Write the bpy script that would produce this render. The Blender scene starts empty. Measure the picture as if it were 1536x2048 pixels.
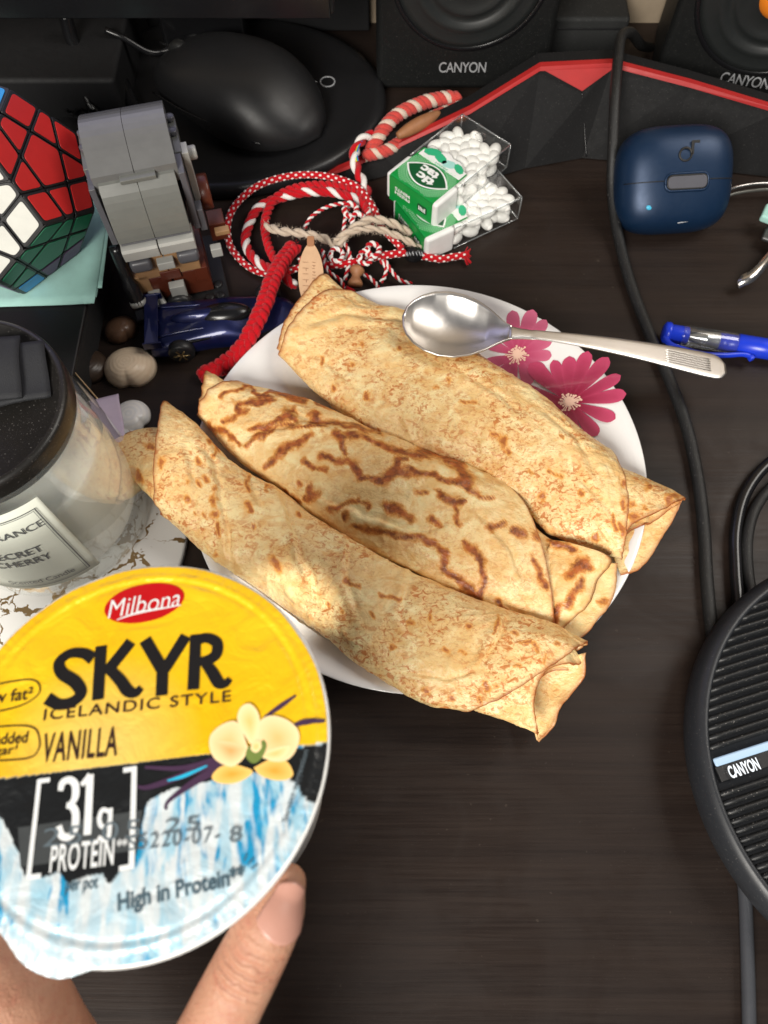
import bpy, bmesh, math, random
from mathutils import Vector, Matrix, noise
random.seed(7)
rad = math.radians
CM = 0.01
SC = bpy.context.scene
COL = SC.collection

# ---------------------------------------------------------------- camera
PITCH = rad(66.0); CAMH = 36.0; FP = 1547.0
FWD = Vector((0, math.cos(PITCH), -math.sin(PITCH))); UPV = Vector((0, math.sin(PITCH), math.cos(PITCH)))
cam = bpy.data.cameras.new("camera"); camo = bpy.data.objects.new("camera", cam); COL.objects.link(camo)
camo.location = (0, 0, CAMH * CM); camo.rotation_euler = (rad(90) - PITCH, 0, 0)
cam.sensor_fit = 'VERTICAL'; cam.sensor_height = 36.0; cam.lens = 36.0 * FP / 2048
cam.clip_start = 0.01; cam.clip_end = 20
cam.dof.use_dof = True; cam.dof.focus_distance = 0.34; cam.dof.aperture_fstop = 15
SC.camera = camo

# ---------------------------------------------------------------- light
w = bpy.data.worlds.new("World"); SC.world = w; w.use_nodes = True
w.node_tree.nodes['Background'].inputs[0].default_value = (0.80, 0.84, 0.95, 1)
w.node_tree.nodes['Background'].inputs[1].default_value = 0.085
def area(name, loc, target, sx, sy, power, col):
    l = bpy.data.lights.new(name, 'AREA'); l.shape = 'RECTANGLE'; l.size = sx; l.size_y = sy; l.energy = power; l.color = col
    o = bpy.data.objects.new(name, l); COL.objects.link(o); o.location = loc
    o.rotation_euler = (Vector(target) - Vector(loc)).to_track_quat('-Z', 'Y').to_euler(); return o
area("window_light", (-0.42, -0.85, 0.92), (0.02, 0.14, 0.0), 0.60, 0.55, 30, (1.0, 0.955, 0.88))
area("room_light", (0.60, 0.36, 0.74), (0.05, 0.12, 0.0), 0.42, 0.42, 4.2, (1.0, 0.95, 0.88))
sp = bpy.data.lights.new("crepe_glint_spot", 'SPOT'); sp.energy = 60; sp.spot_size = rad(3.0); sp.spot_blend = 1.0; sp.shadow_soft_size = 0.004; sp.color = (1, .97, .9)  # added spot lamp standing in for the foil lid's glint on the crepe
spo = bpy.data.objects.new("crepe_glint_spot", sp); COL.objects.link(spo); spo.location = (0.35, -0.22, 0.75)
spo.rotation_euler = (Vector((-0.043, 0.103, 0.026)) - spo.location).to_track_quat('-Z', 'Y').to_euler()
SC.view_settings.view_transform = 'Standard'; SC.view_settings.look = 'None'; SC.view_settings.gamma = 1; SC.view_settings.exposure = 0

# ---------------------------------------------------------------- helpers (all lengths in cm)
def ray(px, py): return FWD + Vector(((px - 768) / FP, 0, 0)) + UPV * ((1024 - py) / FP)
def W(px, py, z=0.0):
    r = ray(px, py); return Vector((0, 0, CAMH)) + r * ((z - CAMH) / r.z)
def WD(px, py, depth): return Vector((0, 0, CAMH)) + ray(px, py) * depth
def lerp(a, b, t): return a + (b - a) * t
def clamp(x, a=0., b=1.): return max(a, min(b, x))
def sstep(a, b, x):
    t = clamp((x - a) / (b - a)); return t * t * (3 - 2 * t)
def interp(tab, x):
    if x <= tab[0][0]: return tab[0][1]
    for (x0, y0), (x1, y1) in zip(tab, tab[1:]):
        if x <= x1: return lerp(y0, y1, (x - x0) / (x1 - x0))
    return tab[-1][1]
def interp_s(tab, x):
    """monotone smooth interpolation (Catmull-Rom on the table)"""
    n = len(tab)
    if x <= tab[0][0]: i = 0
    elif x >= tab[-1][0]: i = n - 2
    else:
        i = 0
        while x > tab[i + 1][0]: i += 1
    x0, y0 = tab[i]; x1, y1 = tab[i + 1]; h = x1 - x0; t = (x - x0) / h
    if t < 0 or t > 1: return y0 + (y1 - y0) * t
    m0 = (tab[i + 1][1] - tab[i - 1][1]) / (tab[i + 1][0] - tab[i - 1][0]) if i > 0 else (y1 - y0) / h
    m1 = (tab[i + 2][1] - tab[i][1]) / (tab[i + 2][0] - tab[i][0]) if i < n - 2 else (y1 - y0) / h
    t2 = t * t; t3 = t2 * t
    return (2*t3-3*t2+1)*y0 + (t3-2*t2+t)*h*m0 + (-2*t3+3*t2)*y1 + (t3-t2)*h*m1
def tag(o, label=None, cat=None, group=None, kind=None):
    if label: o['label'] = label
    if cat: o['category'] = cat
    if group: o['group'] = group
    if kind: o['kind'] = kind
    return o
def thing(name, label, cat, loc=(0, 0, 0), rotz=0, group=None, mat=None):
    o = bpy.data.objects.new(name, None); COL.objects.link(o); o.empty_display_size = .01
    if mat is not None: o.matrix_basis = Matrix.Translation(Vector(loc) * CM) @ mat.to_4x4()
    else: o.location = Vector(loc) * CM; o.rotation_euler = (0, 0, rotz)
    return tag(o, label, cat, group)
def basis(o):
    M = Matrix.Identity(4)
    while o is not None:
        M = o.matrix_basis @ M; o = o.parent
    return M
def link(name, me, mats, parent=None, smooth=True, world=False):
    if not isinstance(mats, (list, tuple)): mats = [mats]
    for m in mats: me.materials.append(m)
    if smooth is True: me.polygons.foreach_set('use_smooth', [True] * len(me.polygons))
    o = bpy.data.objects.new(name, me); COL.objects.link(o)
    if parent:
        o.parent = parent
        if world: me.transform(basis(parent).inverted())
    me.update(); return o
def mesh(name, vs, fs, mats, parent=None, smooth=True, world=False, midx=None):
    me = bpy.data.meshes.new(name); me.from_pydata([(v[0] * CM, v[1] * CM, v[2] * CM) for v in vs], [], fs)
    if midx: me.polygons.foreach_set('material_index', midx)
    return link(name, me, mats, parent, smooth, world)
def bmobj(name, bm, mats, parent=None, smooth=True, world=False):
    me = bpy.data.meshes.new(name); bmesh.ops.scale(bm, vec=(CM, CM, CM), verts=bm.verts)
    bmesh.ops.recalc_face_normals(bm, faces=bm.faces); bm.to_mesh(me); bm.free()
    o = link(name, me, mats, parent, smooth is True or smooth == 'auto', world)
    if smooth == 'auto': wn = o.modifiers.new('wn', 'WEIGHTED_NORMAL')
    return o
def add_box(bm, c, s, rot=None, bev=0.0, seg=2):
    ret = bmesh.ops.create_cube(bm, size=1.0); vs = ret['verts']
    M = Matrix.Translation(Vector(c)) @ (rot.to_4x4() if rot else Matrix.Identity(4)) @ Matrix.Diagonal((s[0], s[1], s[2], 1))
    bmesh.ops.transform(bm, matrix=M, verts=vs)
    if bev > 0:
        es = list({e for v in vs for e in v.link_edges}); bmesh.ops.bevel(bm, geom=es, offset=bev, segments=seg, affect='EDGES', profile=.5)
def box(name, c, s, mats, parent=None, rot=None, bev=0.05, seg=2, world=False):
    bm = bmesh.new(); add_box(bm, c, s, rot, bev, seg); return bmobj(name, bm, mats, parent, 'auto', world)
def Rz(a): return Matrix.Rotation(a, 3, 'Z')
def lathe(name, prof, mats, parent=None, seg=64, c=(0, 0, 0), rot=None, world=False, smooth=True):
    vs = []; fs = []; n = len(prof)
    for i in range(seg):
        a = 2 * math.pi * i / seg
        for r, z in prof:
            v = Vector((r * math.cos(a), r * math.sin(a), z))
            if rot: v = rot @ v
            vs.append(v + Vector(c))
    for i in range(seg):
        j = (i + 1) % seg
        for k in range(n - 1): fs.append((i*n+k, j*n+k, j*n+k+1, i*n+k+1))
    bm = bmesh.new(); bv = [bm.verts.new(v) for v in vs]
    for f in fs: bm.faces.new([bv[q] for q in f])
    bmesh.ops.remove_doubles(bm, verts=bm.verts, dist=1e-4)
    return bmobj(name, bm, mats, parent, smooth, world)
def catmull(P, n=8):
    P = [Vector(p) for p in P]; out = []
    for i in range(len(P) - 1):
        p0 = P[i-1] if i > 0 else P[0]*2 - P[1]; p1, p2 = P[i], P[i+1]; p3 = P[i+2] if i + 2 < len(P) else P[-1]*2 - P[-2]
        for k in range(n):
            t = k / n; out.append(.5 * ((2*p1) + (p2-p0)*t + (2*p0-5*p1+4*p2-p3)*t*t + (3*p1-p0-3*p2+p3)*t**3))
    out.append(P[-1]); return out
def resample(P, step):
    d = [0]
    for a, b in zip(P, P[1:]): d.append(d[-1] + (b-a).length)
    n = max(2, int(d[-1] / step)); out = []; j = 0
    for i in range(n + 1):
        s = d[-1] * i / n
        while j < len(P) - 2 and d[j+1] < s: j += 1
        L = d[j+1] - d[j]; out.append(P[j].lerp(P[j+1], (s - d[j]) / L if L > 0 else 0))
    return out, d[-1]
def frames(P):
    out = []; up = Vector((0, 0, 1)); N = None
    for i in range(len(P)):
        T = (P[min(i+1, len(P)-1)] - P[max(i-1, 0)]).normalized()
        if N is None: N = (up - T * up.dot(T)); N = N if N.length > .01 else Vector((1, 0, 0)) - T * T.x
        else: N = N - T * N.dot(T)
        N.normalize(); out.append((T, N, T.cross(N)))
    return out
def tube_geo(P, r, seg=8, cap=True):
    """r: number or function of t 0..1"""
    fr = frames(P); vs = []; fs = []; n = len(P)
    for i, (p, (T, N, B)) in enumerate(zip(P, fr)):
        rr = r(i / (n-1)) if callable(r) else r
        for k in range(seg):
            a = 2*math.pi*k/seg; vs.append(p + (N*math.cos(a) + B*math.sin(a)) * rr)
    for i in range(n-1):
        for k in range(seg):
            k2 = (k+1) % seg; fs.append((i*seg+k, i*seg+k2, (i+1)*seg+k2, (i+1)*seg+k))
    if cap: fs.append(tuple(range(seg-1, -1, -1))); fs.append(tuple((n-1)*seg + k for k in range(seg)))
    return vs, fs
def tube(name, P, r, mats, parent=None, seg=10, step=.15, sm=8, world=True):
    Q, L = resample(catmull(P, sm), step); vs, fs = tube_geo(Q, r, seg); return mesh(name, vs, fs, mats, parent, True, world)
def join_geo(lst):
    vs = []; fs = []
    for v, f in lst:
        o = len(vs); vs += v; fs += [tuple(q + o for q in g) for g in f]
    return vs, fs
def prism(name, poly, z0, z1, mats, parent=None, bev=0.0, world=False, M=None, smooth='auto'):
    bm = bmesh.new(); bot = [bm.verts.new((x, y, z0)) for x, y in poly]; f = bm.faces.new(bot)
    r = bmesh.ops.extrude_face_region(bm, geom=[f]); tv = [g for g in r['geom'] if isinstance(g, bmesh.types.BMVert)]
    bmesh.ops.translate(bm, vec=(0, 0, z1 - z0), verts=tv)
    if bev > 0:
        es = [e for e in bm.edges if abs(e.verts[0].co.z - e.verts[1].co.z) < 1e-6 and abs(e.verts[0].co.z - z1) < 1e-6]
        bmesh.ops.bevel(bm, geom=es, offset=bev, segments=2, affect='EDGES', profile=.5)
    if M: bmesh.ops.transform(bm, matrix=M.to_4x4(), verts=bm.verts)
    return bmobj(name, bm, mats, parent, smooth, world)
def roundpoly(poly, r, n=4):
    out = []; m = len(poly)
    for i in range(m):
        p = Vector(poly[i]); a = Vector(poly[i-1]) - p; b = Vector(poly[(i+1) % m]) - p
        rr = min(r, a.length*.45, b.length*.45); A = p + a.normalized()*rr; B = p + b.normalized()*rr
        for k in range(n + 1):
            t = k/n; q = A*(1-t)**2 + p*2*t*(1-t) + B*t*t; out.append((q.x, q.y))
    return out
def text_geo(body, size=1.0, bold=0.0, xs=1.0, shear=0.0, spacing=1.0, align='CENTER', extr=0.0):
    """flat lettering as (verts, faces) in cm, letter height about size"""
    c = bpy.data.curves.new('lettering', 'FONT'); c.body = body; c.size = 1.0; c.offset = bold; c.shear = shear
    c.space_character = spacing; c.align_x = align; c.align_y = 'CENTER'; c.resolution_u = 5; c.extrude = extr
    o = bpy.data.objects.new('lettering', c); COL.objects.link(o)
    dg = bpy.context.evaluated_depsgraph_get(); me = bpy.data.meshes.new_from_object(o.evaluated_get(dg))
    vs = [Vector((v.co.x*xs*size/.73, v.co.y*size/.73, v.co.z)) for v in me.vertices]; fs = [tuple(p.vertices) for p in me.polygons]
    bpy.data.objects.remove(o); bpy.data.curves.remove(c); bpy.data.meshes.remove(me)
    xs_ = [v.x for v in vs]; ys_ = [v.y for v in vs]; cx = (min(xs_)+max(xs_))/2; cy = (min(ys_)+max(ys_))/2
    return [v - Vector((cx, cy, 0)) for v in vs], fs
def fit_text(body, width, height, **k):
    vs, fs = text_geo(body, 1.0, **k); w_ = max(v.x for v in vs)*2; h_ = max(v.y for v in vs)*2
    return [Vector((v.x*width/w_, v.y*height/h_, v.z)) for v in vs], fs
def ellipsoid_geo(c, rx, ry, rz, R=None, seg=10, rings=6):
    vs = []; fs = []; R = R or Matrix.Identity(3)
    for i in range(rings + 1):
        ph = math.pi*i/rings
        for k in range(seg):
            a = 2*math.pi*k/seg; vs.append(R @ Vector((rx*math.sin(ph)*math.cos(a), ry*math.sin(ph)*math.sin(a), rz*math.cos(ph))) + Vector(c))
    for i in range(rings):
        for k in range(seg): k2 = (k+1) % seg; fs.append((i*seg+k, (i+1)*seg+k, (i+1)*seg+k2, i*seg+k2))
    return vs, fs

# ---------------------------------------------------------------- materials
class NT:
    def __init__(s, name):
        s.m = bpy.data.materials.new(name); s.m.use_nodes = True; s.t = s.m.node_tree; s.b = s.t.nodes['Principled BSDF']
        s.out = s.t.nodes['Material Output']; s.co = s.t.nodes.new('ShaderNodeTexCoord')
    def n(s, typ, ins=None, **props):
        nd = s.t.nodes.new('ShaderNode' + typ)
        for k, v in props.items(): setattr(nd, k, v)
        for k, v in (ins or {}).items(): s.put(nd.inputs[k], v)
        return nd
    def put(s, sock, v):
        if hasattr(v, 'node') or isinstance(v, bpy.types.NodeSocket): s.t.links.new(v, sock)
        else: sock.default_value = v
    def map(s, scale=(1, 1, 1), rot=(0, 0, 0), src='Object', loc=(0, 0, 0)):
        """coordinates in cm, stretched"""
        k = 100 if src == 'Object' else 1
        return s.n('Mapping', {'Vector': s.co.outputs[src], 'Scale': tuple(x*k for x in scale), 'Rotation': rot, 'Location': loc}).outputs[0]
    def noise(s, scale, detail=4, rough=.55, dist=0., vec=None):
        return s.n('TexNoise', {'Vector': vec or s.map(), 'Scale': scale, 'Detail': detail, 'Roughness': rough, 'Distortion': dist}).outputs[0]
    def ramp(s, fac, a, b, c0=(0, 0, 0, 1), c1=(1, 1, 1, 1)):
        r = s.n('ValToRGB', {'Fac': fac}); r.color_ramp.elements[0].position = a; r.color_ramp.elements[1].position = b
        r.color_ramp.elements[0].color = c0; r.color_ramp.elements[1].color = c1; return r.outputs[0]
    def mix(s, f, a, b):
        nd = s.n('Mix', data_type='RGBA'); s.put(nd.inputs[0], f)
        for i, v in ((6, a), (7, b)):
            if isinstance(v, tuple) and len(v) == 3: v = v + (1,)
            s.put(nd.inputs[i], v)
        return nd.outputs[2]
    def math(s, op, a, b=None, clampv=False):
        nd = s.n('Math', operation=op); nd.use_clamp = clampv; s.put(nd.inputs[0], a)
        if b is not None: s.put(nd.inputs[1], b)
        return nd.outputs[0]
    def bump(s, h, strength=.3, dist=.0005, normal=None):
        nd = s.n('Bump', {'Height': h, 'Strength': strength, 'Distance': dist})
        if normal: s.put(nd.inputs['Normal'], normal)
        return nd.outputs[0]
    def set(s, **k):
        for a, v in k.items():
            key = {'col': 'Base Color', 'rough': 'Roughness', 'metal': 'Metallic', 'coat': 'Coat Weight', 'sheen': 'Sheen Weight', 'spec': 'Specular IOR Level',
                   'normal': 'Normal', 'sss': 'Subsurface Weight', 'ior': 'IOR', 'trans': 'Transmission Weight', 'crough': 'Coat Roughness', 'alpha': 'Alpha',
                   'emis': 'Emission Color', 'estr': 'Emission Strength'}[a]
            if isinstance(v, tuple) and len(v) == 3: v = v + (1,)
            s.put(s.b.inputs[key], v)
        return s.m
def mat(name, col, rough=.5, metal=0., bump=0., bscale=6., var=.12, vscale=1.5, dust=0., **k):
    """plain stuff with slight colour variation, fine relief and optional dust"""
    t = NT(name); nz = t.noise(vscale, 4)
    c0 = tuple(max(0, x*(1-var)) for x in col); c1 = tuple(min(1, x*(1+var)) for x in col); c = t.mix(nz, c0, c1)
    if dust > 0:
        sp_ = t.ramp(t.noise(14, 2, .5), .66, .74); c = t.mix(t.math('MULTIPLY', sp_, dust), c, (.35, .33, .31))
    rr = t.n('MapRange', {'Value': t.noise(vscale*2.3, 4), 'To Min': rough*.85, 'To Max': min(1, rough*1.18)}).outputs[0]
    t.set(col=c, rough=rr, metal=metal, **k)
    if bump > 0: t.set(normal=t.bump(t.noise(bscale, 4, .6), bump, .0006))
    return t.m
def glassy(name, tint=(.95, .97, .96), rough=.04, bumpv=0., minr=.06, body=0.0, bodycol=(.6, .62, .6)):
    """thin clear wall: see-through with Fresnel reflection and an optional milky film"""
    t = NT(name); tr = t.n('BsdfTransparent', {'Color': tint + (1,)}); gl = t.n('BsdfGlossy', {'Color': (1, 1, 1, 1), 'Roughness': rough})
    lw = t.n('LayerWeight', {'Blend': .5}); f = t.n('MapRange', {'Value': t.math('POWER', lw.outputs['Facing'], 2.8), 'To Min': minr, 'To Max': .75}).outputs[0]
    if bumpv: b_ = t.bump(t.noise(1.2, 3), bumpv, .001); t.put(gl.inputs['Normal'], b_); t.put(lw.inputs['Normal'], b_)
    base = tr.outputs[0]
    if body > 0:
        df = t.n('BsdfDiffuse', {'Color': bodycol + (1,)}); nz = t.n('MapRange', {'Value': t.noise(.5, 3), 'To Min': body*.7, 'To Max': body*1.3}).outputs[0]
        base = t.n('MixShader', {0: nz, 1: tr.outputs[0], 2: df.outputs[0]}).outputs[0]
    mx = t.n('MixShader', {0: f, 1: base, 2: gl.outputs[0]}); t.t.links.new(mx.outputs[0], t.out.inputs[0]); return t.m

def desk_material():
    t = NT('dark_wood_laminate')
    v1 = t.map((.035, 1.0, 1), (0, 0, rad(3))); v2 = t.map((.10, 4.5, 1), (0, 0, rad(3)))
    g1 = t.noise(1.1, 6, .6, .4, v1); g2 = t.noise(1.6, 6, .7, .2, v2); blot = t.noise(.09, 3)
    g = t.math('ADD', t.math('MULTIPLY', g1, .55), t.math('MULTIPLY', g2, .45))
    c = t.mix(t.ramp(g, .34, .66), (.0115, .0074, .0060), (.027, .0175, .0130)); c = t.mix(t.math('MULTIPLY', blot, .35), c, (.020, .014, .013))
    dustm = t.ramp(t.noise(7, 2, .5), .70, .76); c = t.mix(t.math('MULTIPLY', dustm, .07), c, (.2, .18, .16))
    r_ = t.n('MapRange', {'Value': g2, 'From Min': .3, 'From Max': .7, 'To Min': .34, 'To Max': .50}).outputs[0]
    sm = t.ramp(t.noise(.22, 5, .6, .8), .45, .62); r2 = t.math('ADD', r_, t.math('MULTIPLY', sm, .14))
    big = t.ramp(t.noise(3.1, 1, .4), .77, .79); c = t.mix(t.math('MULTIPLY', big, .12), c, (.16, .13, .10))
    return t.set(col=c, rough=r2, spec=.22, normal=t.bump(g2, .16, .0004))
def crepe_material(name, style, seed):
    t = NT(name); v = t.map((1, 1, 1), (0, 0, rad(33)), loc=(seed, seed*.7, 0))
    vs_ = t.map((.85, 1.15, 1), (0, 0, rad(33)), loc=(seed*1.7, 3, 0))
    soft = t.ramp(t.noise(.6, 4, .55, .5, v), .34, .66)
    base = t.mix(soft, (.91, .67, .32), (.82, .53, .205))
    base = t.mix(t.ramp(t.noise(1.0, 4, .5, .8, vs_), .46, .66), base, (.94, .77, .40))
    gold = t.ramp(t.noise(1.5, 5, .6, .7, vs_), .50, .66)
    col = t.mix(t.math('MULTIPLY', gold, .50), base, (.76, .38, .095))
    zone = t.ramp(t.noise(.34, 3, .5, .4, v), .38, .58); zz = t.math('ADD', t.math('MULTIPLY', zone, .85), .15)
    sp1 = t.noise(3.3, 4, .55, 1.0, vs_); sp2 = t.noise(6.5, 4, .6, .8, vs_)
    lace = t.math('ABSOLUTE', t.math('SUBTRACT', t.noise(2.4, 3, .5, 1.2, vs_), .5))
    ln = t.n('MapRange', {'Value': lace, 'From Min': .0, 'From Max': .045, 'To Min': 1, 'To Max': 0}).outputs[0]
    k = 1.0 if style == 'speckled' else .45
    brk = t.ramp(t.noise(1.9, 3, .5, 0, v), .46, .60)
    col = t.mix(t.math('MULTIPLY', t.math('MULTIPLY', ln, t.math('MULTIPLY', zone, brk)), .62*k), col, (.62, .235, .055))
    th = t.math('MULTIPLY', t.ramp(sp1, .535, .62), zz); col = t.mix(t.math('MULTIPLY', th, .85*k), col, (.56, .165, .026))
    th2 = t.math('MULTIPLY', t.ramp(sp2, .55, .63), zz); col = t.mix(t.math('MULTIPLY', th2, .70*k), col, (.55, .165, .028))
    at2 = t.n('Attribute', attribute_name='scorch').outputs['Fac']
    rag = t.math('ADD', at2, t.math('ADD', t.math('MULTIPLY', t.math('SUBTRACT', t.noise(2.3, 5, .62, .9), .5), 1.15), t.math('MULTIPLY', t.math('SUBTRACT', t.noise(7.5, 3, .6, .5), .5), .45)))
    halo = t.ramp(rag, .0, .42); core_ = t.ramp(rag, .24 if style == 'veined' else .36, .78 if style == 'veined' else .74)
    deep = (.15, .022, .006) if style == 'veined' else (.40, .11, .024)
    col = t.mix(t.math('MULTIPLY', t.math('MULTIPLY', halo, t.ramp(at2, .02, .2)), .85), col, (.76, .32, .05))
    col = t.mix(t.math('MULTIPLY', core_, .90), col, t.mix(t.ramp(t.noise(3.0, 3), .38, .62), deep, (.40, .085, .012) if style == 'veined' else (.40, .12, .028)))
    at = t.n('Attribute', attribute_name='edge').outputs['Fac']
    eb = t.math('MULTIPLY', at, t.ramp(t.noise(1.3, 4, .6), .15, .42)); col = t.mix(t.math('MULTIPLY', eb, .96), col, (.34, .080, .014))
    w1 = t.math('ABSOLUTE', t.math('SUBTRACT', t.noise(1.4, 3, .5, 1.2, vs_), .5)); w2 = t.math('ABSOLUTE', t.math('SUBTRACT', t.noise(3.4, 3, .5, 1.0, vs_), .5))
    h = t.math('ADD', t.math('MULTIPLY', w1, 1.0), t.math('ADD', t.math('MULTIPLY', w2, .8), t.math('ADD', t.math('MULTIPLY', t.noise(1.6, 4, .5), .8), t.math('MULTIPLY', t.noise(8, 3, .6), .14))))
    t.set(col=col, rough=t.n('MapRange', {'Value': sp1, 'From Min': .3, 'From Max': .7, 'To Min': .33, 'To Max': .52}).outputs[0], spec=.5, sss=.10,
          normal=t.bump(h, .40, .0019))
    t.b.inputs['Subsurface Radius'].default_value = (.004, .002, .001); return t.m
M = {}
M['black'] = mat('black_plastic', (.012, .012, .013), .42, bump=.08, bscale=20)
M['blackgloss'] = mat('glossy_black_plastic', (.008, .008, .009), .22)
M['blackmatte'] = mat('matte_black_plastic', (.016, .016, .017), .62, bump=.12, bscale=25, dust=.25)
M['speaker'] = mat('speaker_cabinet', (.006, .0065, .0065), .55, bump=.05, bscale=18, dust=.15, spec=.35)
M['cone'] = mat('speaker_cone_rubber', (.015, .017, .017), .42)
M['silverink'] = mat('silver_print', (.52, .53, .55), .4, .3)
M['orange'] = mat('orange_plastic', (.85, .24, .02), .35)
M['wall'] = mat('beige_wall_paint', (.30, .235, .165), .8, bump=.15, bscale=5)
M['redtrim'] = mat('red_trim', (.40, .014, .014), .5, bump=.1, bscale=12)
M['panel'] = mat('dark_grey_panel', (.006, .006, .0065), .7, bump=.15, bscale=22, dust=.12, spec=.25)
M['cable'] = mat('black_cable', (.010, .010, .010), .5, bump=.35, bscale=26, dust=.35)
M['greycable'] = mat('grey_rubber_cable', (.055, .058, .066), .32)
M['steel'] = mat('brushed_steel', (.66, .64, .62), .24, 1.0, bump=.03, bscale=9)
M['red'] = mat('red_sticker', (.56, .020, .018), .38, bump=.05, bscale=15)
M['white'] = mat('white_sticker', (.62, .62, .57), .4, bump=.05, bscale=15)
M['green'] = mat('green_sticker', (.005, .16, .075), .38, bump=.05, bscale=15)
M['purple'] = mat('purple_sticker', (.10, .035, .12), .4, bump=.05, bscale=15)
M['bluest'] = mat('blue_sticker', (.02, .26, .62), .4, bump=.05, bscale=15)
M['mint'] = mat('mint_paper', (.36, .62, .56), .75, bump=.12, bscale=4)
M['lilac'] = mat('lilac_paper', (.50, .42, .53), .8, bump=.2, bscale=4)
M['wood'] = mat('pale_wood', (.56, .35, .20), .6, bump=.2, bscale=10, var=.2)
M['brownwood'] = mat('brown_wood', (.32, .14, .06), .55, bump=.2, bscale=8, var=.25)
M['ink'] = mat('dark_ink', (.012, .011, .010), .5)
M['greyink'] = mat('grey_ink', (.11, .115, .12), .5)
M['faintink'] = mat('faint_burnt_ink', (.30, .15, .08), .7)
M['whiteink'] = mat('white_print', (.82, .82, .80), .45)
M['porcelain'] = mat('white_porcelain', (.80, .79, .775), .16, var=.02, coat=.4)
# ================================================================ the setting
desk = box('desk', (0, 2, -1.5), (170, 110, 3), desk_material(), bev=.2); tag(desk, 'dark brown wood grain desk top under everything', kind='structure')
wall = box('wall', (0, 56.0, 30), (260, 4, 160), M['wall'], bev=0); tag(wall, 'plain beige wall behind the desk', kind='structure')

# ================================================================ speakers
def speaker(loc, yaw, label, cz):
    t = thing('desktop_speaker', label, 'speaker', loc, yaw, 'desktop speakers at the back of the desk')
    bm = bmesh.new(); add_box(bm, (0, 3.3, 8.5), (11.2, 6.5, 17), None, .45, 4); bmobj('cabinet', bm, M['speaker'], t, 'auto')
    pr = [(4.45, -.02), (4.35, .22), (4.0, .30), (3.6, .16), (3.4, .26), (3.1, .30), (2.9, .10), (2.6, .05), (2.5, .12), (2.3, .16), (2.1, .08), (1.25, .03), (1.2, .06)]
    R = Matrix.Rotation(rad(90), 3, 'X')
    lathe('speaker_cone', pr, M['cone'], t, 72, (0, -.02, cz), R)
    lathe('dust_cap', [(1.22, .05), (1.05, .26), (.8, .40), (.4, .50), (0, .53)], M['orange'], t, 40, (0, -.02, cz), R)
    lathe('cone_surround', [(4.75, .0), (4.7, .1), (4.5, .1), (4.4, 0)], M['blackgloss'], t, 72, (0, -.04, cz), R)
    vs, fs = fit_text('CANYON', 3.05, .72, spacing=.92, bold=.004)
    mesh('brand_lettering', [Vector((v.x, -.06 if cz > 7.3 else -.15, v.z + v.y + (1.75 if cz > 7.3 else 2.15))) for v in vs], fs, M['silverink'], t, False)
    for sx in (-1, 1): lathe('foot', [(.5, 0), (.5, .12), (0, .12)], M['black'], t, 16, (sx*4.4, 1.0, -.08))
    return t
speaker((5.1, 46.9, .08), 0.0, 'left black desktop speaker behind the red cords, seen whole in width', 7.6)
speaker((23.0, 45.2, .08), rad(-13), 'right black desktop speaker at the corner with its orange cone centre showing', 7.2)

# dark block between the speakers
t = thing('power_adapter', 'dull dark grey block standing between the two speakers', 'adapter', (13.6, 51.6, 0))
bm = bmesh.new(); add_box(bm, (0, 0, 1.45), (5.2, 3.0, 2.9), None, .25, 3); bmobj('casing', bm, mat('dull_grey_casing', (.018, .019, .019), .75, bump=.2, bscale=9, dust=.3), t, 'auto')
box('plug_rib', (0, -1.52, 2.2), (4.2, .08, .12), M['black'], t, bev=.02)

# ================================================================ monitor with round foot
mon = thing('monitor', 'black computer monitor whose round foot carries the mouse', 'monitor', (-10.6, 45.3, 0))
pr = [(0, 0), (10.6, 0), (10.75, .25), (10.75, .55), (10.6, .85), (10.3, 1.0), (9.9, 1.0), (9.3, .86), (8.6, .80), (0, .80)]
ft = lathe('stand_base', pr, mat('satin_black_foot', (.011, .011, .012), .36, bump=.04, bscale=14), mon, 96)
ft.scale = (1, .76, 1)
rg = lathe('embossed_ring', [(.52, .80), (.52, .84), (.44, .84), (.44, .80)], M['silverink'], mon, 28, tuple(W(655, 163, .82) - Vector((-10.6, 45.3, 0)))[:2] + (0,))
bm = bmesh.new(); add_box(bm, (-1.2, 4.4, 8), (5.5, 1.6, 15), None, .3, 3); bmobj('stand_neck', bm, M['blackgloss'], mon, 'auto')
bm = bmesh.new(); add_box(bm, (-10.5, -4.0, 23.8), (37, 1.6, 29), None, .3, 3); bmobj('screen_housing', bm, M['black'], mon, 'auto')
box('chin_bar', (-10.5, -4.95, 10.2), (36.6, .3, 1.6), M['blackgloss'], mon, bev=.08)
scr = NT('lit_screen'); scr.set(col=(.02, .02, .03), emis=scr.mix(scr.noise(.12, 2), (.30, .36, .75), (.62, .55, .80)), estr=.9, rough=.3)
mesh('screen', [(-28.2, -4.9, 11.6), (7.4, -4.9, 11.6), (7.4, -4.9, 37.4), (-28.2, -4.9, 37.4)], [(0, 1, 2, 3)], scr.m, mon, False)
vs, fs = ellipsoid_geo((-1.6, 3.0, 2.2), .55, .35, .30); mesh('glow_spot', vs, fs, NT('blue_status_light').set(col=(.02, .06, .5), emis=(.04, .12, 1.0), estr=.5, rough=.3), mon)
vs, fs = ellipsoid_geo((-1.6, 3.6, 1.7), 1.6, .9, .9, seg=18, rings=10); mesh('light_housing', vs, fs, M['blackgloss'], mon)

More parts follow.
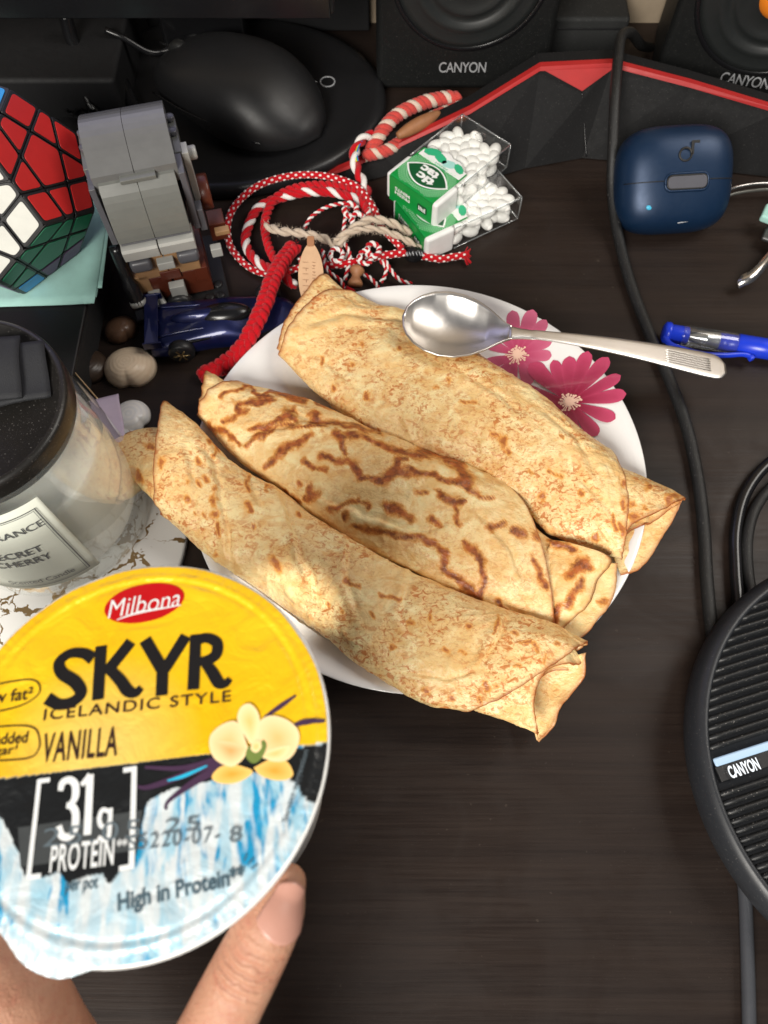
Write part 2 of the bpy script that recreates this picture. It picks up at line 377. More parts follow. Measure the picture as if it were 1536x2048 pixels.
# ================================================================ mouse on the foot
def make_mouse():
    t = thing('computer_mouse', 'black wireless mouse lying on the round monitor foot', 'mouse', (-9.35, 44.6, 1.0), rad(-31))
    vs = []; nu, nv = 44, 36
    for i in range(nu + 1):
        u = i/nu; x = -6.2 + 12.4*u
        e = (1 - abs(2*u - 1)**3.0)**.5 if 0 < u < 1 else 0.0
        wv = (3.1 + .35*math.sin(u*math.pi) - .35*math.sin(2*math.pi*u))*max(e, .02); hv = (1.55 + 2.1*math.sin(clamp(u*1.05)*math.pi)**.8*(0.65 + .5*u))*max(e, .02)**.8
        for k in range(nv):
            a = 2*math.pi*k/nv; ca, sa = math.cos(a), math.sin(a)
            y = wv*math.copysign(abs(ca)**.8, ca); z = hv*abs(sa)**.85 if sa > 0 else -.25*abs(sa)
            vs.append((x, y, z + .3))
    fs = [(i*nv+k, i*nv+(k+1) % nv, (i+1)*nv+(k+1) % nv, (i+1)*nv+k) for i in range(nu) for k in range(nv)]
    fs += [tuple(range(nv-1, -1, -1)), tuple(nu*nv+k for k in range(nv))]
    mesh('shell', vs, fs, mat('soft_black_mouse_plastic', (.011, .011, .012), .42, bump=.05, bscale=40), t)
    lathe('scroll_wheel', [(0, -.35), (.8, -.35), (.95, -.2), (.95, .2), (.8, .35), (0, .35)], M['cable'], t, 24, (-4.1, 0, 1.75), Matrix.Rotation(rad(90), 3, 'X'))
    box('button_split', (-3.9, 0, 2.0), (3.9, .07, .1), M['blackgloss'], t, bev=.01)
    for s in (-1, 1):
        vs, fs = tube_geo(catmull([(-4.5, s*2.9, .9), (-2, s*3.32, 1.0), (1, s*3.40, 1.05), (4, s*3.2, .9)], 6), .07, 6); mesh('side_groove', vs, fs, M['blackgloss'], t)
make_mouse()

t = thing('dark_filler_box', 'black block added to fill the darkness behind the monitor foot at the back left', 'box', (-24, 48.5, 0))  # added black block, standing in for the darkness of this corner
bm = bmesh.new(); add_box(bm, (0, 0, 1.8), (15, 10.4, 3.6), None, .3, 3); bmobj('box_body', bm, mat('flat_black_filler', (.005, .005, .006), .7), t, 'auto')
t = thing('dark_filler_bar', 'long black bar added to darken the foot of the wall under the monitor', 'dark filler', (-9, 53.5, 0))  # added black bar that darkens the strip of wall below the monitor
bm = bmesh.new(); add_box(bm, (-1, 0, 1.3), (18, .9, 2.6), None, .15, 2); bmobj('filler_bar_body', bm, bpy.data.materials['flat_black_filler'], t, 'auto')
# loose cables behind the toy
for k, (pp, r, lb) in enumerate([
    ([(35, 60, 3), (45, 130, 2.5), (70, 200, 1.5), (130, 250, .6), (170, 260, .5)], .12, 'thin black cable hanging down behind the twisty puzzle'),
    ([(130, 30, 5), (150, 90, 3.4), (190, 120, 2.4), (235, 150, 2.0), (262, 200, 1.4), (290, 260, 1.2)], .42, 'thick black cable curving over at the back left'),
    ([(150, 120, 3), (185, 150, 2.2), (195, 200, 1.6), (205, 240, 1.0)], .25, 'short black lead dangling behind the brick toy'),
    ([(210, 60, 4), (245, 75, 3.6), (300, 105, 2.6), (345, 100, 2.2)], .2, 'glossy black lead running to the mouse')]):
    P = [W(x, y, z) for x, y, z in pp]; o = thing('loose_cable', lb, 'cable', P[0]); tube('sheath', P, r, M['blackgloss'], o, 10)
# crumpled film
bm = bmesh.new(); g = 22; vv = []
for i in range(g):
    for j in range(g):
        p = W(lerp(140, 215, i/(g-1)), lerp(150, 235, j/(g-1)), 1.3); nz = noise.noise(p*.9)*1.5 + noise.noise(p*2.7)*.6
        vv.append(bm.verts.new(p + Vector((nz*.25, 0, abs(nz)*1.1))))
for i in range(g-1):
    for j in range(g-1): bm.faces.new((vv[i*g+j], vv[(i+1)*g+j], vv[(i+1)*g+j+1], vv[i*g+j+1]))
fl = bmobj('crumpled_bag', bm, mat('black_plastic_film', (.006, .006, .006), .30), None, False); fl.modifiers.new('s', 'SOLIDIFY').thickness = .0003
tag(fl, 'crumpled shiny black plastic bag in the dark corner behind the toy', 'plastic bag')

# ================================================================ black panel with red trim
def make_panel():
    t = thing('trimmed_panel', 'angular black panel with a red top edge and a V notch', 'desk panel', W(1130, 320, 0))
    # outline in photo order, each corner on the desk line or on the raised edge: (x, y, z) cm
    top = [W(650, 352, .25), W(760, 306, .7), W(940, 221, 2.6), W(1080, 135, 4.2), W(1225, 128, 4.3), W(1380, 168, 4.0), W(1560, 222, 3.6)]
    bot = [W(690, 372, .1), W(800, 345, .1), W(930, 372, .1), W(1050, 337, .1), W(1165, 316, .1), W(1330, 330, .1), W(1560, 356, .1)]
    vs = []; fs = []
    n = len(top); back = Vector((0, 1.3, 0))
    for a, b in zip(top, bot): vs += [b, a, a + back, b + back + Vector((0, .4, 0))]
    for i in range(n-1):
        for k in range(4): k2 = (k+1) % 4; fs.append((i*4+k, i*4+k2, (i+1)*4+k2, (i+1)*4+k))
    fs += [(0, 3, 2, 1), ((n-1)*4, (n-1)*4+1, (n-1)*4+2, (n-1)*4+3)]
    mesh('front_board', vs, fs, M['panel'], t, False, True)
    off = Vector((0, -.12, .10)); vs = []; fs = []
    for a, b in zip(top, bot):
        d = (b - a).normalized(); vs += [a + d*.20 + off, a + off + Vector((0, 0, .05)), a + back*.22 + Vector((0, 0, .14)), a + d*.20 + off + Vector((0, .1, -.05))]
    for i in range(n-1):
        for k in range(3): fs.append((i*4+k, i*4+k+1, (i+1)*4+k+1, (i+1)*4+k))
    mesh('red_trim', vs, fs, M['redtrim'], t, False, True)
    # V notch
    A, B, C_ = W(1088, 141, 4.1), W(1228, 135, 4.2), W(1163, 182, 3.2); o = Vector((0, -.16, .12))
    A2, B2 = W(1110, 146, 4.1), W(1212, 142, 4.15)
    mesh('red_notch', [A + o, B + o, C_ + o, C_ + o*.2, A + o*.2, B + o*.2], [(0, 2, 1), (0, 4, 3, 2), (1, 2, 3, 5)], M['redtrim'], t, False, True)
    P = [W(1163, 182, 3.2) + Vector((0, -.12, .05)), W(1168, 250, 1.6) + Vector((0, -.12, .05)), W(1172, 312, .2) + Vector((0, -.12, .05))]; tube('fold_line', P, .045, M['blackgloss'], t, 6)
make_panel()

# ================================================================ black box + mint notes + puzzle
bx = thing('storage_box', 'low black box under the mint paper, behind the candle', 'box', (-21.5, 28.2, 0))
bm = bmesh.new(); add_box(bm, (0, 0, 1.35), (11, 14.6, 2.7), None, .2, 3); bmobj('box_body', bm, M['blackmatte'], bx, 'auto')
box('box_lid', (0, 0, 2.72), (11.3, 14.9, .3), M['black'], bx, bev=.1)
pad = thing('sticky_note_pad', 'mint green paper notes under the twisty puzzle', 'notepad', (-20.1, 30.9, 2.88), rad(2))
for k, (dx, dy, a) in enumerate([(0, -.1, 0), (.18, .9, 1.2), (.05, .5, -.6)]):
    vs = []; g = 14
    for i in range(g):
        for j in range(g):
            x = -4.6 + 9.2*i/(g-1); y = -4.2 + 8.4*j/(g-1); curl = .22*sstep(2.6, 4.6, x)*sstep(2, 4.2, -y)*(1 if k == 0 else .3)
            v = Rz(rad(a)) @ Vector((x + dx, y + dy, 0)); vs.append((v.x, v.y, .03 + (2-k)*.055 + curl*.3))
    fs = [(i*g+j, (i+1)*g+j, (i+1)*g+j+1, i*g+j+1) for i in range(g-1) for j in range(g-1)]
    o = mesh('note_sheet', vs, fs, M['mint'], pad); md = o.modifiers.new('s', 'SOLIDIFY'); md.thickness = .0004; md.offset = -1

def make_puzzle():
    Rm = Matrix(((0.08104989, -0.52400148, -0.84785220), (0.99671005, 0.04261045, 0.06894516), (0, -0.85065081, 0.52573111)))
    phi = (1 + 5**.5)/2; V = []
    for s in (-1, 1):
        for a in (-1, 1):
            for u in (-1, 1): V.append((s, a, u))
            V += [(0, s/phi, a*phi), (s/phi, a*phi, 0), (s*phi, 0, a/phi)]
    E_ = 3.8; V = [Rm @ (Vector(v) * (phi/2) * E_) for v in V]
    Nn = []
    for s in (-1, 1):
        for a in (-1, 1): Nn += [Vector((0, s*phi, a)), Vector((s*phi, a, 0)), Vector((s, 0, a*phi))]
    Nn = [(Rm @ n).normalized() for n in Nn]
    cz = -min(v.z for v in V) + 3.02
    t = thing('twisty_puzzle', 'twelve sided twisty puzzle with red, white and green stickers', 'puzzle', (-19.92, 30.52, cz))
    fidx = []
    for n in Nn:
        d = [v.dot(n) for v in V]; m = max(d); idx = [i for i in range(20) if d[i] > m - 1e-4]
        c = sum((V[i] for i in idx), Vector())/5; x = (V[idx[0]] - c).normalized(); y = n.cross(x)
        idx.sort(key=lambda i: math.atan2((V[i]-c).dot(y), (V[i]-c).dot(x))); fidx.append(idx)
    k_ = .972
    mesh('core', [v*k_ for v in V], [tuple(f) for f in fidx], M['black'], t, False)
    rho = None
    def clip(poly, nx, ny, c):  # keep points with n.p <= c
        out = []
        for i in range(len(poly)):
            a = poly[i]; b = poly[(i+1) % len(poly)]; da = a[0]*nx+a[1]*ny-c; db = b[0]*nx+b[1]*ny-c
            if da <= 0: out.append(a)
            if (da < 0 < db) or (db < 0 < da): q = da/(da-db); out.append((a[0]+(b[0]-a[0])*q, a[1]+(b[1]-a[1])*q))
        return out
    cols = {0: 'red', 1: 'white', 2: 'green', 3: 'bluest', 4: 'purple', 8: 'white'}
    for fi, cn in cols.items():
        idx = fidx[fi]; n = Nn[fi]; c = sum((V[i] for i in idx), Vector())/5; x = (V[idx[0]]-c).normalized(); y = n.cross(x)
        P2 = [((V[i]-c).dot(x), (V[i]-c).dot(y)) for i in idx]; en = []
        for i in range(5):
            mx = (P2[i][0]+P2[(i+1) % 5][0])/2; my = (P2[i][1]+P2[(i+1) % 5][1])/2; L = math.hypot(mx, my); en.append((mx/L, my/L)); rho = L
        cut = .43*rho
        MM = Matrix((x, y, n)).transposed()
        def region(kind, i, g, ge):
            poly = [(-9, -9), (9, -9), (9, 9), (-9, 9)]
            for j in range(5):
                nx, ny = en[j]; poly = clip(poly, nx, ny, rho - ge)
                inside = (kind == 'edge' and j == i) or (kind == 'corner' and j in (i, (i+1) % 5))
                if inside: poly = clip(poly, -nx, -ny, -(cut + g))
                else: poly = clip(poly, nx, ny, cut - g)
            return poly
        for kind in ['centre'] + ['edge']*5 + ['corner']*5:
            pass
        pieces = [('centre', 0)] + [('edge', i) for i in range(5)] + [('corner', i) for i in range(5)]
        for kind, i in pieces:
            po = region(kind, i, .035, .02)
            if len(po) < 3: continue
            base_off = c*k_
            T = Matrix.Translation(c) @ MM.to_4x4()
            tile = prism('tile', roundpoly(po, .12, 2), -.1, 0.0, M['black'], t, .03, False, T)
            pi = roundpoly(region(kind, i, .125, .17), .16, 3)
            cc = cn
            ctr = c + x*(sum(p[0] for p in po)/len(po)) + y*(sum(p[1] for p in po)/len(po)) + Vector((-19.92, 30.52, cz))
            if fi == 2:   # scrambled bottom layer
                d_ = ctr - Vector((0, 0, CAMH)); zz = d_.dot(FWD); sx = 768 + FP*d_.x/zz; sy = 1024 - FP*d_.dot(UPV)/zz
                if kind == 'corner' and sx > 130 and sy > 470: cc = 'purple'
                elif kind == 'edge' and sy > 500 and sx > 90: cc = 'purple'
                elif kind == 'corner' and sy > 548 and sx > 45: cc = 'bluest'
            s_ = prism('sticker', pi, .004, .035, M[cc], tile, .01, False, T)
make_puzzle()

# ================================================================ brick toy (plain stand-in)
GB = mat('grey_brick_plastic', (.125, .128, .118), .30); GD = mat('dark_grey_brick_plastic', (.085, .085, .095), .32); GL = mat('pale_grey_brick_plastic', (.34, .34, .32), .32)
BR = mat('red_brown_brick_plastic', (.10, .022, .010), .34); TN = mat('tan_brick_plastic', (.30, .17, .08), .36); GT = mat('grey_brick_top', (.13, .13, .128), .22)
def arc_brick(name, x0, x1, prof, m, parent):
    vs = [(x0, y, z) for y, z in prof] + [(x1, y, z) for y, z in prof]; n = len(prof)
    bm = bmesh.new(); bv = [bm.verts.new(v) for v in vs]
    bm.faces.new(bv[:n]); bm.faces.new(bv[n:][::-1])
    for i in range(n): j = (i+1) % n; bm.faces.new((bv[i], bv[n+i], bv[n+j], bv[j]))
    bmesh.ops.bevel(bm, geom=[e for e in bm.edges if abs(e.verts[0].co.x - e.verts[1].co.x) < 1e-6], offset=.025, segments=1, affect='EDGES')
    return bmobj(name, bm, m, parent, False)
def make_toy():
    t = thing('brick_toy', 'upright toy of grey, tan and brown building bricks', 'toy', (-12.2, 31.0, .1), rad(15))
    pass
    box('base_plate', (.1, -.2, .2), (5.4, 5.2, .34), M['black'], t, bev=.04)
    for sx in (-1.9, -1.1, 1.7, 2.3):
        for sy in (-2.3, -1.5): lathe('stud', [(.25, .36), (.25, .52), (.22, .55), (0, .55)], M['black'], t, 16, (sx, sy, 0))
    for k, (cx, cy, cz, sx, sy, sz, m) in enumerate([
        (-1.05, -.2, .85, 2.0, 3.2, .9, BR), (1.05, -.2, .85, 2.0, 3.2, .9, BR), (-.9, -.35, 1.7, 1.7, 3.0, .75, TN), (.85, -.35, 1.7, 1.7, 3.0, .75, TN),
        (0, -1.3, 1.35, 1.1, 1.3, .3, BR), (1.65, -1.35, 1.1, .7, 1.0, .5, BR), (-1.6, -1.35, 1.15, .8, 1.0, .6, TN)]):
        box('body_brick', (cx, cy, cz*2.05 - .35), (sx*.99, sy, sz*2.05*.99), m, t, bev=.035)
    for s in (-1, 1): box('collar_brick', (s*1.25, -2.0, 3.75), (1.15, .7, .75), GD, t, bev=.2)
    box('collar_brick', (0, -2.0, 3.5), (.9, .6, .5), GL, t, bev=.05)
    box('chest_tile', (.15, -2.2, 1.5), (.85, .5, .95), GL, t, bev=.04)
    low = {ch.name for ch in t.children}
    # head block
    box('head_core', (0, .35, 3.9), (3.6, 3.5, 3.6), GD, t, bev=.05)
    top = [(2.5, 4.9)] + [(2.5 - 4.0*u, 5.9 + 1.35*math.sin(math.pi*(.18 + .72*u))) for u in [i/12 for i in range(13)]] + [(-1.5, 5.3)]
    for s in (-1, 1): arc_brick('curved_brick', min(0.012*s, s*2.02), max(0.012*s, s*2.02), top, GT, t)
    fr = [(-1.1, 5.9)] + [(-1.45 - 1.15*math.sin(u*math.pi/2), 6.0 - 2.9*(1-math.cos(u*math.pi/2))**.8) for u in [i/10 for i in range(11)]] + [(-1.1, 3.1)]
    for s in (-1, 1): arc_brick('curved_brick', min(0.012*s, s*1.82), max(0.012*s, s*1.82), fr, GB, t)
    arc_brick('crest_brick', -1.9, 1.6, [(2.75, 4.9), (2.75, 5.9), (2.45, 6.2), (2.45, 4.9)], GB, t)
    for s in (-1, 1):
        for q in range(2): lathe('stud', [(.24, 0), (.24, .17), (.20, .2), (0, .2)], GD, t, 14, (s*2.14, .9 + q*1.0, 6.0))
    box('seam_shadow_plate', (0, -2.35, 2.85), (3.55, .18, .10), GD, t, bev=.02)
    box('brow_ledge', (.1, -1.62, 6.05), (1.7, .5, .22), GB, t, bev=.03)
    box('face_gap', (0, -1.75, 2.95), (3.3, 1.1, .35), M['blackgloss'], t, bev=.03)
    for s in (-1, 1):
        a = [(-1.2, 2.75), (-2.72, 2.75), (-2.80, 2.6), (-2.68, 1.95), (-1.2, 1.9)]
        arc_brick('face_tile', min(0.03*s, s*1.85), max(0.03*s, s*1.85), a, GL, t)
        box('side_plate', (s*2.14, .3, 4.1), (.30, 4.1, 3.6), GD, t, bev=.04)
        box('side_plate', (s*2.2, .9, 5.5), (.36, 2.6, .9), GB, t, bev=.04)
    box('ear_brick', (2.5, -.1, 4.4), (.34, .8, 3.0), GL, t, bev=.04)
    lathe('ear_stud', [(.34, 0), (.34, .32), (.28, .38), (0, .38)], GL, t, 18, (2.66, .3, 5.2), Matrix.Rotation(rad(90), 3, 'Y'))
    box('ear_brick', (2.45, -1.2, 2.6), (.34, .7, 1.4), GD, t, bev=.04)
    lathe('round_brick', [(0, -.3), (.85, -.3), (.9, -.2), (.9, .2), (.85, .3), (0, .3)], BR, t, 24, (2.9, .3, 2.7), Matrix.Rotation(rad(90), 3, 'Y'))
    for ch in t.children:
        if ch.name not in low: ch.location.z += 2.8*CM
    box('pack_brick', (3.1, .2, 3.2), (.9, 1.1, 1.2), BR, t, bev=.04)
    box('pack_brick', (3.3, -.7, 3.6), (.8, .4, .3), TN, t, bev=.04)
    box('clip_piece', (2.75, -1.4, 3.0), (.6, .45, .6), GL, t, bev=.05)
    P = [(-2.35, -1.0, 4.3), (-2.3, -1.7, 2.9), (-2.1, -2.6, 1.2)]
    vs, fs = tube_geo(catmull(P, 6), lambda u: .33 + .1*(u > .6), 16); mesh('tube_piece', vs, fs, M['blackgloss'], t)
    vs, fs = tube_geo([Vector((-2.15, -2.38, 1.55)), Vector((-2.12, -2.52, 1.3))], .46, 18); mesh('tube_band', vs, fs, GL, t)
    for d in (-.22, .22):
        vs, fs = tube_geo(catmull([(-1.15+d*.6, -2.0, 1.15), (-1.1+d, -2.4, .9), (-1.05+d*1.2, -2.8, .6)], 5), .2, 10); mesh('claw_piece', vs, fs, GL, t)
    box('claw_mount', (-1.2, -1.95, 1.2), (.7, .4, .5), GL, t, bev=.08)
make_toy()

# ================================================================ blue toy car
def make_car():
    t = thing('toy_car', 'dark blue toy racing car half hidden by the red yarn braid', 'toy car', (-8.9, 27.35, 0), rad(7))
    B = mat('blue_metal_flake_paint', (.008, .013, .075), .36, .5, coat=.5, var=.45, vscale=2)
    nu, nv = 40, 24; vs = []
    wt = [(0, 1.62), (.08, 1.72), (.2, 1.68), (.35, 1.5), (.5, 1.45), (.65, 1.55), (.82, 1.6), (.93, 1.35), (1, .8)]
    ht = [(0, .75), (.1, .95), (.25, 1.1), (.4, 1.3), (.52, 1.38), (.66, 1.0), (.8, .72), (.92, .6), (1, .38)]
    for i in range(nu+1):
        u = i/nu; x = -4.1 + 8.2*u; wv = interp_s(wt, u); h = interp_s(ht, u)
        for k in range(nv):
            a = 2*math.pi*k/nv; ca, sa = math.cos(a), math.sin(a); y = wv*math.copysign(abs(ca)**.45, ca)
            z = h*abs(sa)**(1.1 if abs(ca) > .3 else .9) if sa > 0 else -.25*abs(sa)
            if sa > 0: z -= .22*math.exp(-((abs(y)-.95)/.22)**2)*math.sin(math.pi*clamp(u*1.1))   # side channels
            vs.append((x, y, z + .42))
    fs = [(i*nv+k, (i+1)*nv+k, (i+1)*nv+(k+1) % nv, i*nv+(k+1) % nv) for i in range(nu) for k in range(nv)] + [tuple(range(nv)), tuple(nu*nv+k for k in range(nv-1, -1, -1))]
    mesh('body', vs, fs, B, t)
    vs, fs = ellipsoid_geo((.1, 0, 1.45), 1.5, .68, .52, seg=20, rings=12); mesh('canopy', vs, fs, M['blackgloss'], t)
    vs, fs = ellipsoid_geo((-1.1, 0, 1.2), 1.9, .5, .75, seg=20, rings=12); mesh('spine', vs, fs, B, t)
    box('rear_wing', (-3.9, 0, 1.55), (.75, 3.3, .14), B, t, bev=.04)
    box('wing_support', (-3.75, 0, 1.3), (.5, .12, .5), B, t, bev=.03)
    for s in (-1, 1):
        box('wing_endplate', (-3.85, s*1.66, 1.45), (1.0, .1, .5), B, t, bev=.03)
        vs, fs = tube_geo(catmull([(-.9, -s*.75, 1.25), (-.2, -s*1.0, 1.15), (.8, -s*1.05, 1.08), (1.3, -s*.9, 1.12), (1.5, -s*.6, 1.2)], 6), .045, 6)
        mesh('orange_stripe', vs, fs, mat('orange_paint', (.6, .18, .05), .4), t)
        box('side_intake', (-1.5, s*1.3, 1.12), (1.5, .25, .16), M['blackgloss'], t, Rz(rad(-8*s)), bev=.04)
        vs, fs = tube_geo(catmull([(-3.6, s*1.0, 1.28), (-2, s*.85, 1.4), (-.6, s*.8, 1.45)], 6), .07, 6); mesh('body_rib', vs, fs, B, t)
        for x in (-2.45, 2.5):
            w_ = lathe('wheel', [(0, -.3), (.62, -.3), (.72, -.2), (.72, .2), (.62, .3), (0, .3)], M['black'], t, 28, (x, s*1.66, .72), Matrix.Rotation(rad(90), 3, 'X'))
            lathe('rim', [(.5, .31), (.44, .34), (.36, .28), (.14, .3), (0, .34)], mat('bronze_rim', (.35, .24, .10), .35, .9), w_, 20, (x, s*1.66, .72), Matrix.Rotation(rad(90*s), 3, 'X') )
            for q in range(6):
                a = q*math.pi/3; bm = bmesh.new(); add_box(bm, (x + .25*math.cos(a), s*2.0, .72 + .25*math.sin(a)), (.38, .05, .07), Matrix.Rotation(-a, 3, 'Y'), .01, 1)
                bmobj('spoke', bm, mat('bronze_spoke', (.45, .32, .15), .35, .9) if q == 0 and x < 0 and s < 0 else bpy.data.materials['bronze_spoke'] if 'bronze_spoke' in bpy.data.materials else M['steel'], w_, 'auto')
make_car()

# ================================================================ shells, lilac note, pin
def shell(name, px, py, r, label, mm, rot, h=.5, z=0.05):
    c = W(px, py, z); vs = []; nu, nv = 18, 48
    for i in range(nu+1):
        q = i/nu
        for k in range(nv):
            a = 2*math.pi*k/nv; rr = r*(1 + .06*math.cos(2*a))*(1 - .16*math.exp(-((a-math.pi*1.5)/.26)**2))*(1 if k else 1)
            rid = 1 + .008*math.sin(q*34)*(q > .15)
            x = rr*q*math.cos(a); y = rr*q*math.sin(a); zz = r*h*2*(1-q**2)**.55*rid; vs.append((x, y - .25*r*(1-q), zz*(1 - .25*math.sin(a)*q)))
    fs = [(i*nv+k, i*nv+(k+1) % nv, (i+1)*nv+(k+1) % nv, (i+1)*nv+k) for i in range(nu) for k in range(nv)]
    o = mesh(name, vs, fs, mm); o.location = c*CM; o.rotation_euler = (rad(8), 0, rot); md = o.modifiers.new('s', 'SOLIDIFY'); md.thickness = .0008
    return tag(o, label, 'seashell', 'seashells beside the candle')
def shell_mat(name, a, b, s):
    t = NT(name); wv = t.n('TexWave', {'Vector': t.map((1, 1, 1)), 'Scale': s, 'Distortion': 2.0, 'Detail': 2.0}, wave_type='RINGS', rings_direction='Z').outputs[1]
    return t.set(col=t.mix(t.math('MULTIPLY', wv, .5), a, t.mix(t.noise(1.2, 4), a, b)), rough=.36, normal=t.bump(wv, .12, .0005))
shell('seashell', 262, 738, 1.30, 'cream clam shell left of the blue toy car', shell_mat('cream_shell', (.84, .68, .50), (.66, .45, .28), 1.6), rad(5), .42)
shell('seashell', 243, 662, .85, 'small matt brown shell just behind the cream one', shell_mat('brown_shell', (.14, .075, .045), (.09, .05, .03), 2), rad(40), .45)
shell('seashell', 178, 735, 1.05, 'dark brown shell in the shade beside the pin head', shell_mat('dark_shell', (.055, .035, .024), (.03, .02, .015), 2), rad(-30), .4)
shell('seashell', 262, 838, 1.0, 'white shell partly under the lilac note', shell_mat('white_shell', (.86, .85, .82), (.55, .60, .68), 1.2), rad(60), .35)
vs = []; g = 16
A_, B_, C2, D_ = W(148, 812, 2.6), W(238, 790, 2.4), W(254, 890, 2.2), W(200, 905, 2.5)
for i in range(g):
    for j in range(g):
        u, v = i/(g-1), j/(g-1); p = A_.lerp(B_, u).lerp(D_.lerp(C2, u), v); vs.append(p + Vector((0, 0, .18*math.sin(v*9) * (1 - .5*u) + .05)))
fs = [(i*g+j, (i+1)*g+j, (i+1)*g+j+1, i*g+j+1) for i in range(g-1) for j in range(g-1)]
o = mesh('sticky_note', vs, fs, M['lilac']); o.modifiers.new('s', 'SOLIDIFY').thickness = .0006; tag(o, 'folded lilac paper note between the candle and the white shell', 'paper note')
pn = thing('gold_pin', 'thin gold pin with a tiny knotted head over the lilac note', 'pin', W(120, 712, 2.4))
tube('shaft', [W(120, 712, 2.6), W(158, 755, 2.2), W(197, 800, 1.7)], .045, mat('pale_gold', (.62, .45, .26), .35, .7), pn, 8)
vs, fs = join_geo([ellipsoid_geo(W(118 + dx, 710 + dy, 2.65), .13, .13, .11) for dx, dy in ((0, 0), (6, -2), (-5, 3), (3, 5))]); mesh('pin_head', vs, fs, mat('pale_knot', (.6, .5, .36), .5), pn, True, True)
# ================================================================ coaster + candle
def crackle():
    t = NT('white_coaster_gold_cracks'); v = t.map((1, 1, 1)); nz = t.n('TexNoise', {'Vector': v, 'Scale': 1.6, 'Detail': 4})
    vv = t.n('VectorMath', {0: v, 1: nz.outputs[1]}, operation='ADD').outputs[0]
    d = t.n('TexVoronoi', {'Vector': vv, 'Scale': .62}, feature='DISTANCE_TO_EDGE').outputs['Distance']
    wid = t.n('MapRange', {'Value': t.noise(.9, 4), 'From Min': .35, 'From Max': .7, 'To Min': 0.0, 'To Max': .085}).outputs[0]
    m = t.math('LESS_THAN', d, wid); bl = t.ramp(t.noise(2.0, 6, .7, 1.5), .62, .64)
    mm = t.math('MAXIMUM', m, t.math('MULTIPLY', bl, t.ramp(t.noise(.35, 2), .52, .6)))
    return t.set(col=t.mix(mm, (.70, .69, .66), (.30, .20, .09)), metal=t.math('MULTIPLY', mm, .7), rough=.4)
cs = thing('coaster', 'round white coaster with gold cracks under the candle', 'coaster', (-16.8, 14.5, 0))
lathe('coaster_disc', [(0, 0), (6.9, 0), (7.0, .1), (7.0, .45), (6.9, .52), (0, .52)], crackle(), cs, 96)
JX, JY = -16.3, 15.8
